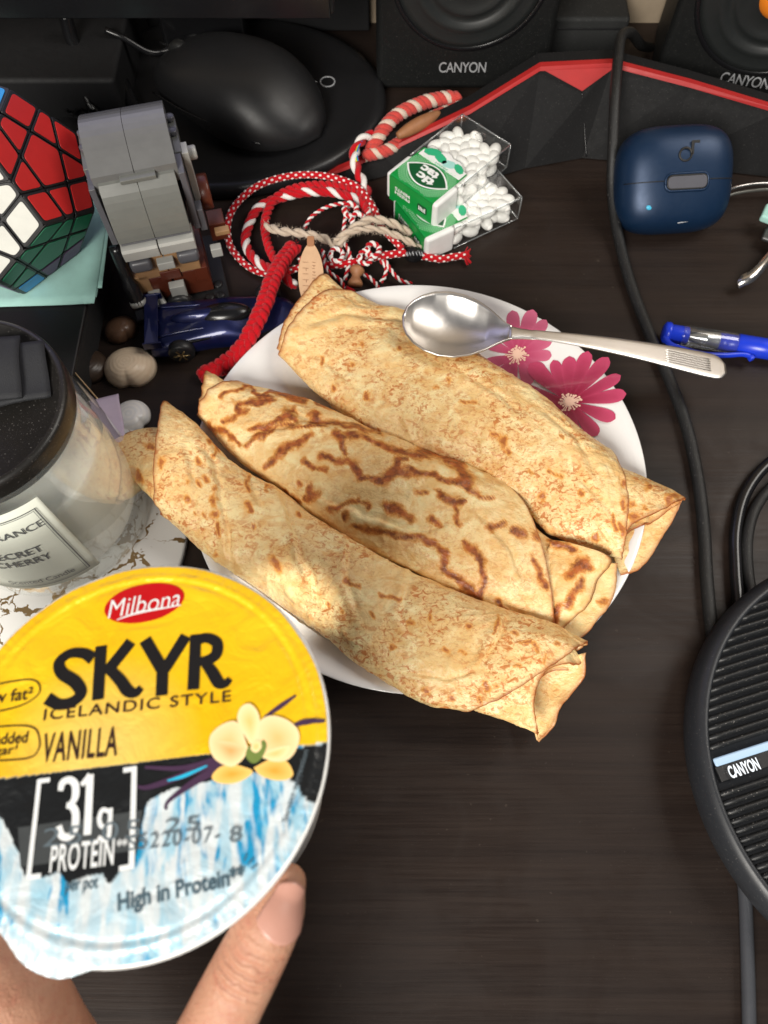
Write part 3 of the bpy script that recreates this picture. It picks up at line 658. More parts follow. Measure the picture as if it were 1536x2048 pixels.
def make_candle():
    t = thing('scented_candle', 'glass jar candle with black lid and cream label', 'candle', (JX, JY, .53))
    glass = glassy('jar_glass', (.99, 1.0, .995), .03, minr=.06, body=.055, bodycol=(.74, .80, .77))
    lathe('jar', [(0, .02), (3.9, .02), (4.35, .15), (4.6, .5), (4.62, 1.2), (4.60, 3), (4.44, 6), (4.08, 8.5), (3.95, 8.9), (3.85, 9.0)], glass, t, 96)
    lathe('jar_inner_wall', [(0, .9), (3.9, .9), (4.2, 1.2), (4.3, 1.7), (4.28, 3), (4.15, 6), (3.8, 8.6)], glassy('inner_glass', (.995, 1.0, .995), .05, minr=.03, body=.012), t, 96)
    wm = NT('candle_wax'); wm.set(col=wm.mix(wm.noise(.45, 3), (.80, .80, .73), (.72, .71, .64)), rough=.5, sss=.3); wm.b.inputs['Subsurface Radius'].default_value = (.01, .008, .006)
    lathe('wax', [(0, 1.0), (3.85, 1.0), (4.1, 1.25), (4.2, 1.7), (4.2, 3), (4.05, 6), (4.0, 6.3), (3.9, 6.4), (3, 6.3), (0, 6.25)], wm.m, t, 80)
    lidm = mat('black_metal_lid', (.010, .009, .008), .38, bump=.05, bscale=9, dust=.35)
    lid = lathe('lid', [(4.02, 8.55), (4.12, 8.6), (4.16, 8.75), (4.16, 9.6), (4.10, 9.76), (3.95, 9.84), (3.86, 9.82), (3.80, 9.74), (0, 9.72)], lidm, t, 96, (-.2, .2, 0))
    rb = mat('black_ribbon', (.018, .019, .022), .75, bump=.5, bscale=22)
    for k, (cx, cy, a, sx, sy, z) in enumerate([(1.75, 1.5, 15, 2.6, 2.6, 9.95), (.8, 1.5, 12, 2.6, 2.9, 10.25), (-.4, 1.4, 10, 2.0, 3.0, 10.5)]):
        vs = []; g = 12; R = Rz(rad(a))
        for i in range(g):
            for j in range(g):
                x = sx*(i/(g-1) - .5); y = sy*(j/(g-1) - .5); v = R @ Vector((x, y, 0)); vs.append((v.x + cx, v.y + cy, z + .16*math.cos(x/sx*3) + .10*math.sin(y*2 + k) - .05))
        fs = [(i*g+j, (i+1)*g+j, (i+1)*g+j+1, i*g+j+1) for i in range(g-1) for j in range(g-1)]
        o = mesh('folded_ribbon', vs, fs, rb, lid); o.modifiers.new('s', 'SOLIDIFY').thickness = .0016
    # label wrapped on the glass
    r0 = 4.55; a0, a1, z0, z1 = rad(-122), rad(-47), 1.85, 8.3; RJ = lambda z: interp([(0, 4.67), (3, 4.65), (6, 4.49), (8.5, 4.15)], z)
    lab = NT('cream_label_paper'); lab.set(col=lab.mix(lab.noise(1, 3), (.68, .70, .61), (.62, .65, .56)), rough=.65)
    n = 40; vs = []
    for i in range(n+1):
        a = lerp(a0, a1, i/n)
        for z in (z0, 3.0, 6.0, z1): vs.append((RJ(z)*math.cos(a), RJ(z)*math.sin(a), z))
    o = mesh('label', vs, [(4*i+q, 4*i+4+q, 4*i+5+q, 4*i+1+q) for i in range(n) for q in range(3)], lab.m, t); o.modifiers.new('s', 'SOLIDIFY').thickness = .0003
    ac = (a0+a1)/2; zc = (z0+z1)/2
    def wrap(vs, x, y, dr=.05): return [((RJ(zc+v.y+y)+dr)*math.cos(ac + (v.x+x)/r0), (RJ(zc+v.y+y)+dr)*math.sin(ac + (v.x+x)/r0), zc + v.y + y) for v in vs]
    for body, wd, ht, y in (('FRAGRANCE', 3.7, .42, 1.9), ('SECRET', 2.2, .52, .40), ('CHERRY', 2.3, .52, -.38), ('Scented Candle', 2.8, .40, -2.3)):
        vs, fs = fit_text(body, wd, ht, bold=.008 if ht > .5 else 0); mesh('label_lettering', wrap(vs, .62, y), fs, M['greyink'], o, False)
    for ins, wd in ((.38, .05), (.50, .022)):
        W2, H2 = r0*(a1-a0)/2 - ins, (z1-z0)/2 - ins; pts = [(-W2, -H2), (W2, -H2), (W2, H2), (-W2, H2)]; vs = []; fs = []
        for q in range(4):
            ax, ay = pts[q]; bx_, by = pts[(q+1) % 4]; L = math.hypot(bx_-ax, by-ay); nx, ny = -(by-ay)/L*wd, (bx_-ax)/L*wd; b_ = len(vs)
            for i in range(25):
                u = i/24; vs += [Vector((lerp(ax, bx_, u), lerp(ay, by, u), 0)), Vector((lerp(ax, bx_, u)+nx, lerp(ay, by, u)+ny, 0))]
            fs += [(b_+2*i, b_+2*i+2, b_+2*i+3, b_+2*i+1) for i in range(24)]
        mesh('label_border', wrap(vs, 0, 0), fs, M['greyink'], o, False)
make_candle()

# ================================================================ plate
PX, PY, PR = 1.7, 17.76, 11.3
PROF = [(0, .55), (3, .55), (6.2, .56), (7.2, .62), (8.2, .80), (9.3, 1.10), (10.4, 1.48), (11.0, 1.72), (11.22, 1.82)]
def plate_z(x, y): return interp_s(PROF, math.hypot(x-PX, y-PY))
pl = thing('plate', 'white porcelain plate with pink flower print under the crepes', 'plate', (PX, PY, 0))
pts = [(r, interp_s(PROF, r)) for r in [i*.35 for i in range(33)] if r < 11.2]
prof = pts + [(11.24, 1.84), (11.30, 1.80), (11.28, 1.72), (11.0, 1.55), (10.3, 1.2), (9.2, .80), (8.0, .48), (7.0, .32), (6.5, .28), (6.4, .02), (6.1, 0), (5.9, .3), (0, .3)]
lathe('dish', prof, M['porcelain'], pl, 160)
def petal_mat(name, a, b):
    t = NT(name); at = t.n('Attribute', attribute_name='along').outputs['Fac']; v = t.noise(2.2, 4)
    c = t.mix(t.ramp(at, .1, .95), a, b); return t.set(col=t.mix(t.math('MULTIPLY', v, .35), c, a), rough=.2, coat=.3)
pm = [petal_mat('magenta_petal_print', (.24, .012, .040), (.54, .070, .155)), petal_mat('pink_petal_print', (.42, .05, .12), (.60, .15, .25))]
PIST = mat('pale_stamen_print', (.78, .52, .40), .25)
def drape(p, h=.012): return (p.x, p.y, plate_z(p.x, p.y) + h)
def flower(px, py, R_px, petals, m, lift, jitter, label):
    c0 = Vector(W(px, py, 1.3)); 
    for q, (ang, ln, wd) in enumerate(petals):
        # direction given in the photo's frame, laid out on the plate
        e = W(px + math.cos(rad(ang))*ln, py - math.sin(rad(ang))*ln, 1.45); d = Vector((e.x-c0.x, e.y-c0.y, 0)); L = d.length; d.normalize(); s = Vector((-d.y, d.x, 0))
        vs = []; al = []; nu, nv = 18, 6; wcm = wd*.80/38.
        for i in range(nu+1):
            u = i/nu; hw = wcm*.5*interp_s([(0, .22), (.3, .60), (.55, .88), (.75, 1.0), (.88, .88), (.95, .62), (.985, .34), (1, .06)], u)
            for j in range(nv+1):
                v = 2*j/nv - 1; p = c0 + d*(L*(.10 + .9*u)) + s*hw*v; vs.append(drape(p, .012 + lift + .0035*q)); al.append(u + .25*abs(v)**3)
        fs = [(i*(nv+1)+j, (i+1)*(nv+1)+j, (i+1)*(nv+1)+j+1, i*(nv+1)+j+1) for i in range(nu) for j in range(nv)]
        o = mesh('petal_print', vs, fs, m, pl, True, True); a = o.data.attributes.new('along', 'FLOAT', 'POINT'); a.data.foreach_set('value', al)
    geo = []
    for q in range(22):
        a = q*2.4; r1 = .05 + .28*random.random(); d = Vector((math.cos(a), math.sin(a), 0)); s = Vector((-d.y, d.x, 0))*.028; p0 = c0 + d*.08; p1 = c0 + d*(.3+r1)
        zz = .012 + lift + .05
        geo.append(([Vector(drape(p, zz + q*.0004)) for p in (p0 - s, p0 + s, p1 + s, p1 - s)], [(0, 1, 2, 3)]))
        geo.append(([Vector(drape(p1 + Vector((math.cos(b*math.pi/3), math.sin(b*math.pi/3), 0))*.06, zz + .003)) for b in range(6)], [tuple(range(6))]))
    geo.append(([Vector(drape(c0 + Vector((math.cos(b*.3), math.sin(b*.3), 0))*(.26+.04*math.sin(b*3)), zz + .02)) for b in range(21)], [tuple(range(21))]))
    vs, fs = join_geo(geo); mesh('stamen_print', vs, fs, PIST, pl, False, True)
flower(1036, 704, 80, [(100, 78, 34), (70, 78, 38), (45, 76, 32), (20, 70, 36), (128, 74, 32), (155, 70, 30), (190, 66, 34), (225, 60, 36), (-5, 68, 30), (-30, 64, 32), (-62, 60, 32), (255, 60, 34)], pm[1], .0, 0, '')
flower(1140, 800, 100, [(112, 88, 30), (92, 84, 36), (70, 92, 36), (45, 98, 38), (20, 100, 32), (0, 106, 36), (-25, 98, 34), (-50, 88, 34), (134, 112, 42), (160, 118, 40), (182, 112, 40), (210, 96, 40), (240, 80, 40), (-80, 76, 36)], pm[0], .055, 0, '')

# ================================================================ crepes
def PXY(p):
    d_ = p - Vector((0, 0, CAMH)); z_ = d_.dot(FWD); return 768 + FP*d_.x/z_, 1024 - FP*d_.dot(UPV)/z_
def crepe(label, d, R_out, L_out, R_in, L_in, o_s0, o_s1, i_s0, i_s1, style, seed, bmax, thk=.11, zc0=None, wav=1.0, i_s1u=None, scorch=(), flaps=(), creases=()):
    import numpy as np
    d = Vector(d).normalized(); nrm = Vector((-d.y, d.x))
    sn = lambda P: sorted([(p[0]*d.x + p[1]*d.y, p[0]*nrm.x + p[1]*nrm.y) for p in P])
    TR, TL = sn(R_out), sn(L_out); TRi, TLi = sn(R_in), sn(L_in)
    m_ = crepe_material('crepe_' + style + '_%d' % seed, style, seed)
    sA = i_s0[0][1]; sB = i_s1[0][1]; zm = 2.1
    mid = W((sA+sB)/2*d.x + 600*nrm.x, (sA+sB)/2*d.y + 600*nrm.y, .6)
    t = thing('crepe', label, 'crepe', (mid.x, mid.y, .6), 0, 'rolled crepes on the plate')
    def px2(s, n): return s*d.x + n*nrm.x, s*d.y + n*nrm.y
    def paint(o, vs):
        # where the pan scorched this crepe: strokes laid over its skin, (x, y, half width)
        P = np.array([PXY(v) for v in vs]); P = P + np.array([[noise.noise(v*1.3)*10 + noise.noise(v*3.5)*4, noise.noise(v*1.3 + Vector((9, 0, 0)))*10 + noise.noise(v*3.5 + Vector((9, 4, 0)))*4] for v in vs]); val = np.zeros(len(P))
        for st in scorch:
            st = list(st) if len(st) > 1 else [st[0], (st[0][0] + 3, st[0][1] + 3, st[0][2])]
            for (x0, y0, w0), (x1, y1, w1) in zip(st, st[1:]):
                dx, dy = x1-x0, y1-y0; L2 = dx*dx + dy*dy + 1e-6; tt = np.clip(((P[:, 0]-x0)*dx + (P[:, 1]-y0)*dy)/L2, 0, 1)
                dd = np.hypot(P[:, 0]-x0-tt*dx, P[:, 1]-y0-tt*dy); ww = w0 + (w1-w0)*tt; val = np.maximum(val, np.exp(-(dd/((1.55 if style == 'veined' else 1.25)*ww))**2)*(.70 + .03*ww))
        a = o.data.attributes.new('scorch', 'FLOAT', 'POINT'); a.data.foreach_set('value', val.astype(float).tolist())
    def flap(name, inner, outer, bulge, nu=40, nv=16):
        A = catmull([W(*p) for p in inner], 10); B_ = catmull([W(*p) for p in outer], 10); A, _ = resample(A, .01) if False else (A, 0); vs = []; edge = []
        for i in range(nu+1):
            u = i/nu; a = A[int(round(u*(len(A)-1)))]; b = B_[int(round(u*(len(B_)-1)))]
            for j in range(nv+1):
                v = j/nv; p = a.lerp(b, v) + Vector((0, 0, bulge*math.sin(v*math.pi)*math.sin(math.pi*clamp(u*.8+.1)))); p += Vector((noise.noise(p*1.3)*.05, noise.noise(p*1.3 + Vector((5, 0, 0)))*.05, noise.noise(p*1.6)*.07))
                e = noise.noise(b*3)*.05*v; p += (b-a).normalized()*e; vs.append(p); edge.append(math.exp(-(((b-p).length)/.11)**1.4))
        w_ = nv+1; fs = [(i*w_+j, i*w_+j+1, (i+1)*w_+j+1, (i+1)*w_+j) for i in range(nu) for j in range(nv)]
        o = mesh(name, vs, fs, m_, t, True, True); a = o.data.attributes.new('edge', 'FLOAT', 'POINT'); a.data.foreach_set('value', edge); paint(o, vs)
        md = o.modifiers.new('s', 'SOLIDIFY'); md.thickness = .0009; md.offset = 0
    def sheet(name, TR, TL, s0, s1, s1u, shrink, th0, th1, nu, nv, amp, ends):
        vs = []; edge = []
        for i in range(nu+1):
            u = i/nu
            for j in range(nv+1):
                th = lerp(th0, th1, j/nv); tt = th if th <= 180 else 360 - th if th < 360 else th - 360
                ta = abs(((th + 180) % 360) - 180)
                key = th if 0 <= th <= 180 else (-th if th < 0 else 360 - th)
                a0 = interp_s(s0, key); a1 = interp_s(s1u if (s1u and (th < 0 or th > 180)) else s1, key)
                jag = noise.noise(Vector((th*.035, seed*3.1, 0)))*4 + noise.noise(Vector((th*.11, seed*5.3, 2)))*2.2
                a0 += jag; a1 += noise.noise(Vector((th*.035, seed*7.7, 5)))*4 + noise.noise(Vector((th*.13, seed, 9)))*2.2
                s = lerp(a0, a1, u)
                nR, nL = interp_s(TR, s), interp_s(TL, s)
                PR_, PL_ = W(*px2(s, nR), zm), W(*px2(s, nL), zm)
                c = (PR_ + PL_)*.5; h = (PR_ - PL_)*.5; hl = h.length; hd = h/hl; hl = max(.2, hl - shrink)
                q = (s - sA)/(sB - sA); prof_ = (math.sin(math.pi*clamp(q*.86 + .07)))**.42
                b = (bmax - shrink*.9)*prof_*min(1, .45 + hl/4.2)
                a = rad(th); ca, sa = math.cos(a), math.sin(a)
                x = math.copysign(abs(ca)**.96, ca)*hl; z = math.copysign(abs(sa)**(1.0 if sa > 0 else .8), sa)*b*(1 if sa > 0 else .86)
                base = max(plate_z(c.x, c.y) if math.hypot(c.x-PX, c.y-PY) < PR else 1.86, 0) ; 
                zb = base*.75 + .25*1.0 + b*.88 + .12
                p = c + hd*x; p.z = zb + z
                # relief: long soft folds along the roll, then crinkles
                arc = a*hl*.8; sl = s/39.
                nv3 = Vector((sl*.28, arc*.8 + .12*sl, seed*4.0)); f = noise.noise(nv3)*.15
                wx = noise.noise(Vector((sl*.5, arc*.5, 11)))*1.2; dg = noise.noise(Vector((sl*.75 + arc*.55 + wx, arc*.45 - sl*.15 + wx, seed*9.))); f += .045*math.exp(-(dg/.13)**2) - .01
                d2 = noise.noise(Vector((sl*1.9 + wx, arc*2.0 + wx, seed*2.0))); f += .012*math.exp(-(d2/.15)**2) + noise.noise(Vector((sl*3.6, arc*3.8, seed)))*.014
                nn = (hd*(ca*.9) + Vector((0, 0, sa))).normalized()
                de = min(s - a0, a1 - s)/39.
                lift = .10*math.exp(-de*1.6)*amp*(1 if sa > -.2 else 0)*ends + .10*noise.noise(Vector((th*.04, s*.01, seed+3)))*math.exp(-de*.9)
                p += nn*(f*amp + lift); p.z = max(p.z, (plate_z(p.x, p.y) if math.hypot(p.x-PX, p.y-PY) < PR else .8) + .07 + shrink*.3)
                vs.append(p); dl = min((j/nv)*(th1-th0), (1-j/nv)*(th1-th0))*hl*math.pi/180
                edge.append(max(math.exp(-(de/.13)**1.4) if de > 0 else 1, math.exp(-(dl/.09)**1.3)))
        if creases and name != 'core_roll':
            P = np.array([PXY(v) for v in vs]); P = P + np.array([[noise.noise(v*.9)*8, noise.noise(v*.9 + Vector((3, 0, 0)))*8] for v in vs]); dz = np.zeros(len(P))
            for wpx, dep, st in creases:
                best = np.full(len(P), 1e9); side = np.zeros(len(P))
                for (x0, y0), (x1, y1) in zip(st, st[1:]):
                    dx, dy = x1-x0, y1-y0; L2 = dx*dx + dy*dy; tt = np.clip(((P[:, 0]-x0)*dx + (P[:, 1]-y0)*dy)/L2, 0, 1)
                    ex, ey = P[:, 0]-x0-tt*dx, P[:, 1]-y0-tt*dy; dd = np.hypot(ex, ey); m = dd < best; best[m] = dd[m]; side[m] = (np.sign(dx*ey - dy*ex)*dd)[m]
                fade = np.minimum(1, np.hypot(P[:, 0]-st[0][0], P[:, 1]-st[0][1])/30)*np.minimum(1, np.hypot(P[:, 0]-st[-1][0], P[:, 1]-st[-1][1])/30)
                dep *= 1.7; dz += fade*(-dep*np.exp(-(side/wpx)**2) + .8*dep*np.exp(-((side-2.1*wpx)/(1.5*wpx))**2))
            for v, q in zip(vs, dz): v.z += float(q)
        w_ = nv + 1; fs = [(i*w_+j, i*w_+j+1, (i+1)*w_+j+1, (i+1)*w_+j) for i in range(nu) for j in range(nv)]
        o = mesh(name, vs, fs, m_, t, True, True); a = o.data.attributes.new('edge', 'FLOAT', 'POINT'); a.data.foreach_set('value', edge)
        paint(o, vs)
        md = o.modifiers.new('s', 'SOLIDIFY'); md.thickness = thk*CM; md.offset = -1
        return o
    sheet('inner_layer', TRi, TLi, i_s0, i_s1, i_s1u, .16, -150, 205, 190, 110, .75, .4)
    sheet('outer_wrap', TR, TL, o_s0, o_s1, None, .0, -62, 262, 240, 150, 1.0*wav, 1.0)
    sheet('core_roll', TRi, TLi, [(0, i_s0[0][1]+75), (180, i_s0[0][1]+90)], [(0, i_s1[0][1]-95), (180, i_s1[0][1]-95)], None, .62, -140, 200, 90, 60, .5, .3)
    for fl in flaps: flap(*fl)
    return t
crepe('speckled pale crepe at the lower left, nearest the yogurt lid', (.83, .5577),
      [(340, 815), (400, 862), (470, 930), (560, 985), (640, 1040), (760, 1115), (870, 1165), (960, 1205), (1060, 1240), (1130, 1270), (1172, 1295)],
      [(218, 890), (240, 930), (280, 985), (350, 1050), (430, 1120), (520, 1180), (620, 1250), (740, 1340), (800, 1380), (860, 1412), (960, 1428), (1078, 1480)],
      [(228, 872), (270, 860), (325, 855), (400, 885), (470, 940), (640, 1045), (870, 1170), (1060, 1250), (1130, 1276), (1170, 1330)],
      [(218, 890), (240, 930), (280, 985), (350, 1050), (430, 1118), (620, 1248), (800, 1375), (900, 1410), (1000, 1448), (1078, 1480)],
      [(0, 732), (40, 738), (90, 778), (130, 815), (180, 852)], [(0, 1690), (40, 1680), (80, 1655), (120, 1622), (150, 1592), (180, 1565)],
      [(0, 706), (60, 696), (120, 678), (180, 668)], [(0, 1706), (40, 1696), (80, 1655), (110, 1662), (150, 1704), (180, 1712)], 'speckled', 1, 1.32, creases=[(5, .07, [(405, 890), (438, 960), (450, 1040), (462, 1120)]), (5, .07, [(560, 975), (588, 1050), (602, 1110), (640, 1190)]), (6, .05, [(490, 930), (522, 1010), (505, 1090)]), (5, .07, [(1020, 1215), (988, 1290), (955, 1345)]), (5, .05, [(790, 1340), (890, 1352), (970, 1345)]), (6, .05, [(705, 1075), (690, 1160), (720, 1230)]), (6, .04, [(370, 880), (390, 960), (385, 1040)]), (6, .05, [(820, 1150), (800, 1230), (840, 1300)])],
      scorch=[[(545, 1122, 7), (560, 1138, 7)], [(495, 950, 3.5), (497, 975, 4)], [(495, 1005, 4), (497, 1018, 5)], [(409, 953, 4.5)], [(397, 968, 3.5)], [(426, 977, 4)], [(426, 998, 4.5)], [(428, 1022, 5.5)], [(410, 1025, 4)], [(432, 885, 3.5), (440, 898, 3.5)], [(425, 915, 3), (432, 900, 3)], [(418, 876, 4)], [(395, 919, 5)],
              [(325, 922, 5), (322, 935, 4)], [(268, 938, 5), (274, 954, 5)], [(243, 909, 4)], [(240, 930, 3.5)], [(298, 892, 6)], [(595, 1029, 5)], [(533, 973, 3)], [(505, 1052, 3), (510, 1060, 3)], [(437, 1045, 4), (440, 1075, 3)], [(373, 964, 4)], [(375, 998, 4)], [(387, 1025, 3)], [(430, 1105, 4)], [(934, 1246, 4.5)], [(1027, 1259, 4.5)], [(1070, 1298, 5)], [(969, 1362, 4), (970, 1376, 5)], [(990, 1374, 3.5)], [(958, 1396, 3), (958, 1410, 3)],
              [(854, 1378, 5)], [(892, 1298, 4)], [(917, 1304, 2.5), (931, 1314, 2.5)], [(1000, 1232, 2.5), (986, 1262, 2.5)], [(1035, 1285, 2.5), (1060, 1290, 3)], [(1090, 1312, 3), (1084, 1324, 3)], [(1110, 1285, 4)], [(785, 1290, 4)], [(760, 1190, 4), (800, 1200, 4)], [(690, 1160, 4), (720, 1175, 4)], [(740, 1230, 4)], [(680, 1225, 3)], [(820, 1240, 4)], [(860, 1230, 3)], [(655, 1205, 3)], [(905, 1395, 4)], [(1035, 1335, 3)]],
      flaps=[('end_flap', [(1118, 1318, 2.0), (1070, 1350, 1.6), (1050, 1400, 1.4), (1076, 1476, 1.3)], [(1171, 1306, 2.7), (1170, 1350, 2.3), (1152, 1378, 2.0), (1122, 1412, 1.8), (1106, 1455, 1.5), (1078, 1481, 1.3)], -.25)])
crepe('middle crepe with dark brown wavy scorch lines', (.89, .456),
      [(425, 745), (480, 772), (560, 785), (620, 800), (690, 838), (760, 868), (850, 903), (935, 930), (1000, 962), (1060, 1015), (1100, 1065), (1140, 1110)],
      [(395, 830), (470, 912), (560, 980), (620, 1022), (700, 1080), (800, 1130), (900, 1180), (1000, 1217), (1100, 1258), (1150, 1285)],
      [(425, 745), (480, 777), (560, 792), (690, 845), (850, 910), (1000, 970), (1100, 1062), (1175, 1092), (1230, 1128)],
      [(395, 830), (470, 908), (560, 976), (700, 1076), (900, 1176), (1100, 1250), (1150, 1282), (1192, 1262)],
      [(0, 792), (50, 765), (90, 744), (180, 733)], [(0, 1270), (35, 1395), (70, 1470), (110, 1530), (150, 1560), (180, 1568)],
      [(0, 718), (40, 712), (110, 728), (180, 738)], [(0, 1560), (50, 1556), (90, 1550), (140, 1565), (180, 1590)], 'veined', 2, 1.5, wav=.9, creases=[(6, .07, [(480, 885), (520, 862), (600, 842), (700, 845), (770, 870)]), (5, .09, [(745, 1030), (800, 1050), (850, 1060), (905, 1045)]), (5, .06, [(860, 1140), (950, 1165)]), (6, .06, [(790, 975), (850, 970), (930, 990)]), (6, .06, [(960, 1180), (1045, 1235)]), (7, .06, [(690, 815), (800, 865), (900, 930), (990, 960)]), (6, .05, [(600, 960), (680, 1010), (760, 1040)]), (6, .05, [(940, 1010), (1010, 1080), (1060, 1170)]), (6, .05, [(560, 800), (600, 830), (690, 860)])],
      scorch=[[(423, 856, 6), (452, 870, 5), (477, 893, 4)], [(446, 845, 4), (466, 836, 5), (480, 825, 5), (469, 804, 4), (495, 807, 4), (523, 802, 5), (546, 802, 4)], [(466, 836, 3), (490, 822, 3)], [(506, 856, 5), (523, 856, 6), (552, 842, 6), (581, 830, 8), (592, 836, 5)], [(624, 827, 6), (638, 842, 6)],
              [(503, 782, 3), (529, 799, 4), (540, 787, 3), (558, 782, 5), (581, 796, 5), (609, 802, 5)], [(489, 896, 3), (509, 879, 3), (540, 859, 3), (581, 850, 2.5), (624, 846, 3.5), (667, 845, 3.5), (718, 853, 4), (761, 868, 2.5)], [(529, 931, 4), (546, 919, 5), (575, 899, 6), (603, 888, 6), (618, 868, 4)],
              [(667, 865, 5), (684, 873, 7), (724, 870, 5), (758, 890, 5), (795, 902, 5), (832, 909, 6), (858, 905, 7), (903, 928, 5), (923, 935, 6), (929, 957, 9), (936, 977, 6), (955, 993, 3.5), (985, 996, 3)], [(646, 910, 6), (667, 925, 5), (695, 925, 4), (710, 936, 6), (715, 956, 5), (747, 962, 5), (775, 956, 7), (793, 936, 5), (795, 922, 5), (813, 922, 4)],
              [(684, 873, 3), (689, 913, 4)], [(609, 925, 4), (624, 933, 4), (649, 939, 4)], [(618, 996, 6), (629, 988, 7), (624, 973, 5)], [(595, 968, 5)], [(661, 1019, 5), (695, 1005, 3), (718, 999, 3), (738, 1011, 4), (730, 1020, 3)], [(690, 1030, 5)], [(773, 1012, 6), (793, 1019, 8), (819, 1032, 6)], [(709, 1051, 4), (747, 1062, 5), (775, 1059, 4), (796, 1071, 4), (832, 1078, 4), (867, 1084, 4), (887, 1110, 6), (887, 1136, 6), (910, 1153, 6), (936, 1182, 7), (955, 1192, 7), (968, 1159, 5), (965, 1136, 5), (959, 1107, 7), (929, 1081, 5)],
              [(760, 964, 5), (793, 944, 6), (835, 948, 6), (850, 950, 6), (871, 954, 4), (923, 964, 4)], [(877, 990, 6), (906, 1003, 8), (932, 1003, 3)], [(906, 1006, 3), (919, 1045, 3)], [(861, 1036, 6), (884, 1045, 4)], [(981, 1052, 6), (1007, 1042, 4)], [(1027, 1058, 6), (1046, 1071, 6)], [(1068, 1068, 6)], [(1066, 1120, 5), (1079, 1136, 6), (1079, 1159, 6), (1092, 1169, 5)],
              [(1105, 1081, 5), (1144, 1097, 7)], [(1136, 1150, 8), (1165, 1125, 10), (1176, 1136, 6)], [(1134, 1208, 6), (1167, 1160, 5)], [(1118, 1215, 6), (1108, 1250, 5)], [(1206, 1203, 6)], [(638, 804, 3), (667, 816, 3.5), (710, 825, 3.5), (752, 845, 4), (790, 858, 3.5), (830, 882, 3)], [(1000, 1205, 5), (1015, 1218, 3)], [(828, 985, 3), (852, 990, 3)], [(560, 980, 3), (600, 1002, 3)], [(440, 800, 3), (470, 782, 3), (500, 776, 3)]],
      flaps=[('end_flap', [(1100, 1080, 2.6), (1085, 1140, 2.4), (1095, 1200, 2.2), (1105, 1262, 1.9)], [(1168, 1094, 2.9), (1222, 1118, 2.8), (1196, 1160, 2.6), (1178, 1206, 2.5), (1150, 1232, 2.2), (1118, 1262, 2.0)], .35),
             ('end_flap', [(1150, 1120, 2.1), (1110, 1180, 1.95), (1100, 1240, 1.9), (1105, 1275, 1.9)], [(1236, 1126, 2.3), (1232, 1165, 2.15), (1222, 1205, 2.1), (1196, 1240, 2.1), (1172, 1268, 2.1), (1146, 1290, 2.1)], -.1)])
crepe('upper right golden crepe carrying the spoon', (.843, .538),
      [(665, 555), (740, 603), (800, 617), (860, 650), (930, 690), (1000, 738), (1080, 790), (1160, 860), (1220, 908), (1250, 955), (1290, 1000)],
      [(555, 705), (600, 750), (660, 800), (700, 830), (760, 870), (860, 912), (930, 935), (1000, 978), (1060, 1022), (1100, 1065), (1170, 1092), (1240, 1117)],
      [(665, 555), (740, 608), (800, 624), (930, 700), (1080, 800), (1220, 915), (1290, 955), (1365, 995)],
      [(555, 705), (600, 748), (700, 826), (860, 906), (1000, 970), (1100, 1060), (1170, 1085), (1240, 1130), (1260, 1145)],
      [(0, 950), (45, 890), (90, 860), (180, 852)], [(0, 1500), (40, 1562), (80, 1602), (130, 1636), (180, 1650)],
      [(0, 860), (60, 840), (180, 843)], [(0, 1690), (40, 1682), (75, 1662), (110, 1630), (150, 1625), (180, 1625)], 'speckled', 3, 1.45, creases=[(6, .07, [(605, 650), (690, 625), (790, 632), (860, 665)]), (6, .05, [(900, 800), (950, 870), (1010, 905)]), (7, .06, [(1080, 815), (1150, 870), (1200, 960)]), (6, .05, [(620, 700), (700, 760), (780, 830)]), (5, .06, [(1180, 1030), (1235, 1100)]), (6, .05, [(1150, 950), (1225, 1020)]), (6, .05, [(860, 720), (960, 760), (1050, 830)]), (6, .04, [(760, 720), (820, 790), (900, 880)])],
      scorch=[[(1005, 875, 5), (1012, 888, 5)], [(1020, 900, 4)], [(985, 865, 4), (1000, 862, 3)], [(930, 800, 4), (945, 806, 3)], [(1081, 990, 5)], [(1165, 985, 4)], [(1188, 1075, 6)], [(1140, 1062, 4)], [(1250, 995, 5), (1250, 1010, 5)], [(1240, 1050, 4), (1245, 1070, 5)], [(1228, 1030, 3), (1232, 1060, 3)], [(1247, 968, 4)], [(1262, 1003, 5)], [(1292, 970, 5)], [(1338, 1000, 6), (1350, 994, 4)], [(1266, 1035, 6)], [(1290, 1012, 4)], [(665, 775, 4)], [(738, 790, 5), (735, 800, 4)], [(700, 725, 4)], [(640, 720, 4), (645, 712, 4)], [(720, 690, 3)], [(870, 770, 4)], [(900, 755, 3)], [(760, 860, 3)], [(1100, 940, 4), (1125, 955, 3)], [(855, 905, 3)], [(800, 700, 3)], [(1060, 945, 3)], [(1120, 870, 3)]],
      flaps=[('end_flap', [(1330, 985, 1.9), (1260, 1010, 1.7), (1225, 1060, 1.6), (1228, 1120, 1.6)], [(1367, 997, 2.0), (1340, 1052, 1.9), (1316, 1090, 1.8), (1296, 1122, 1.8), (1270, 1144, 1.8), (1242, 1150, 1.8)], -.1)])

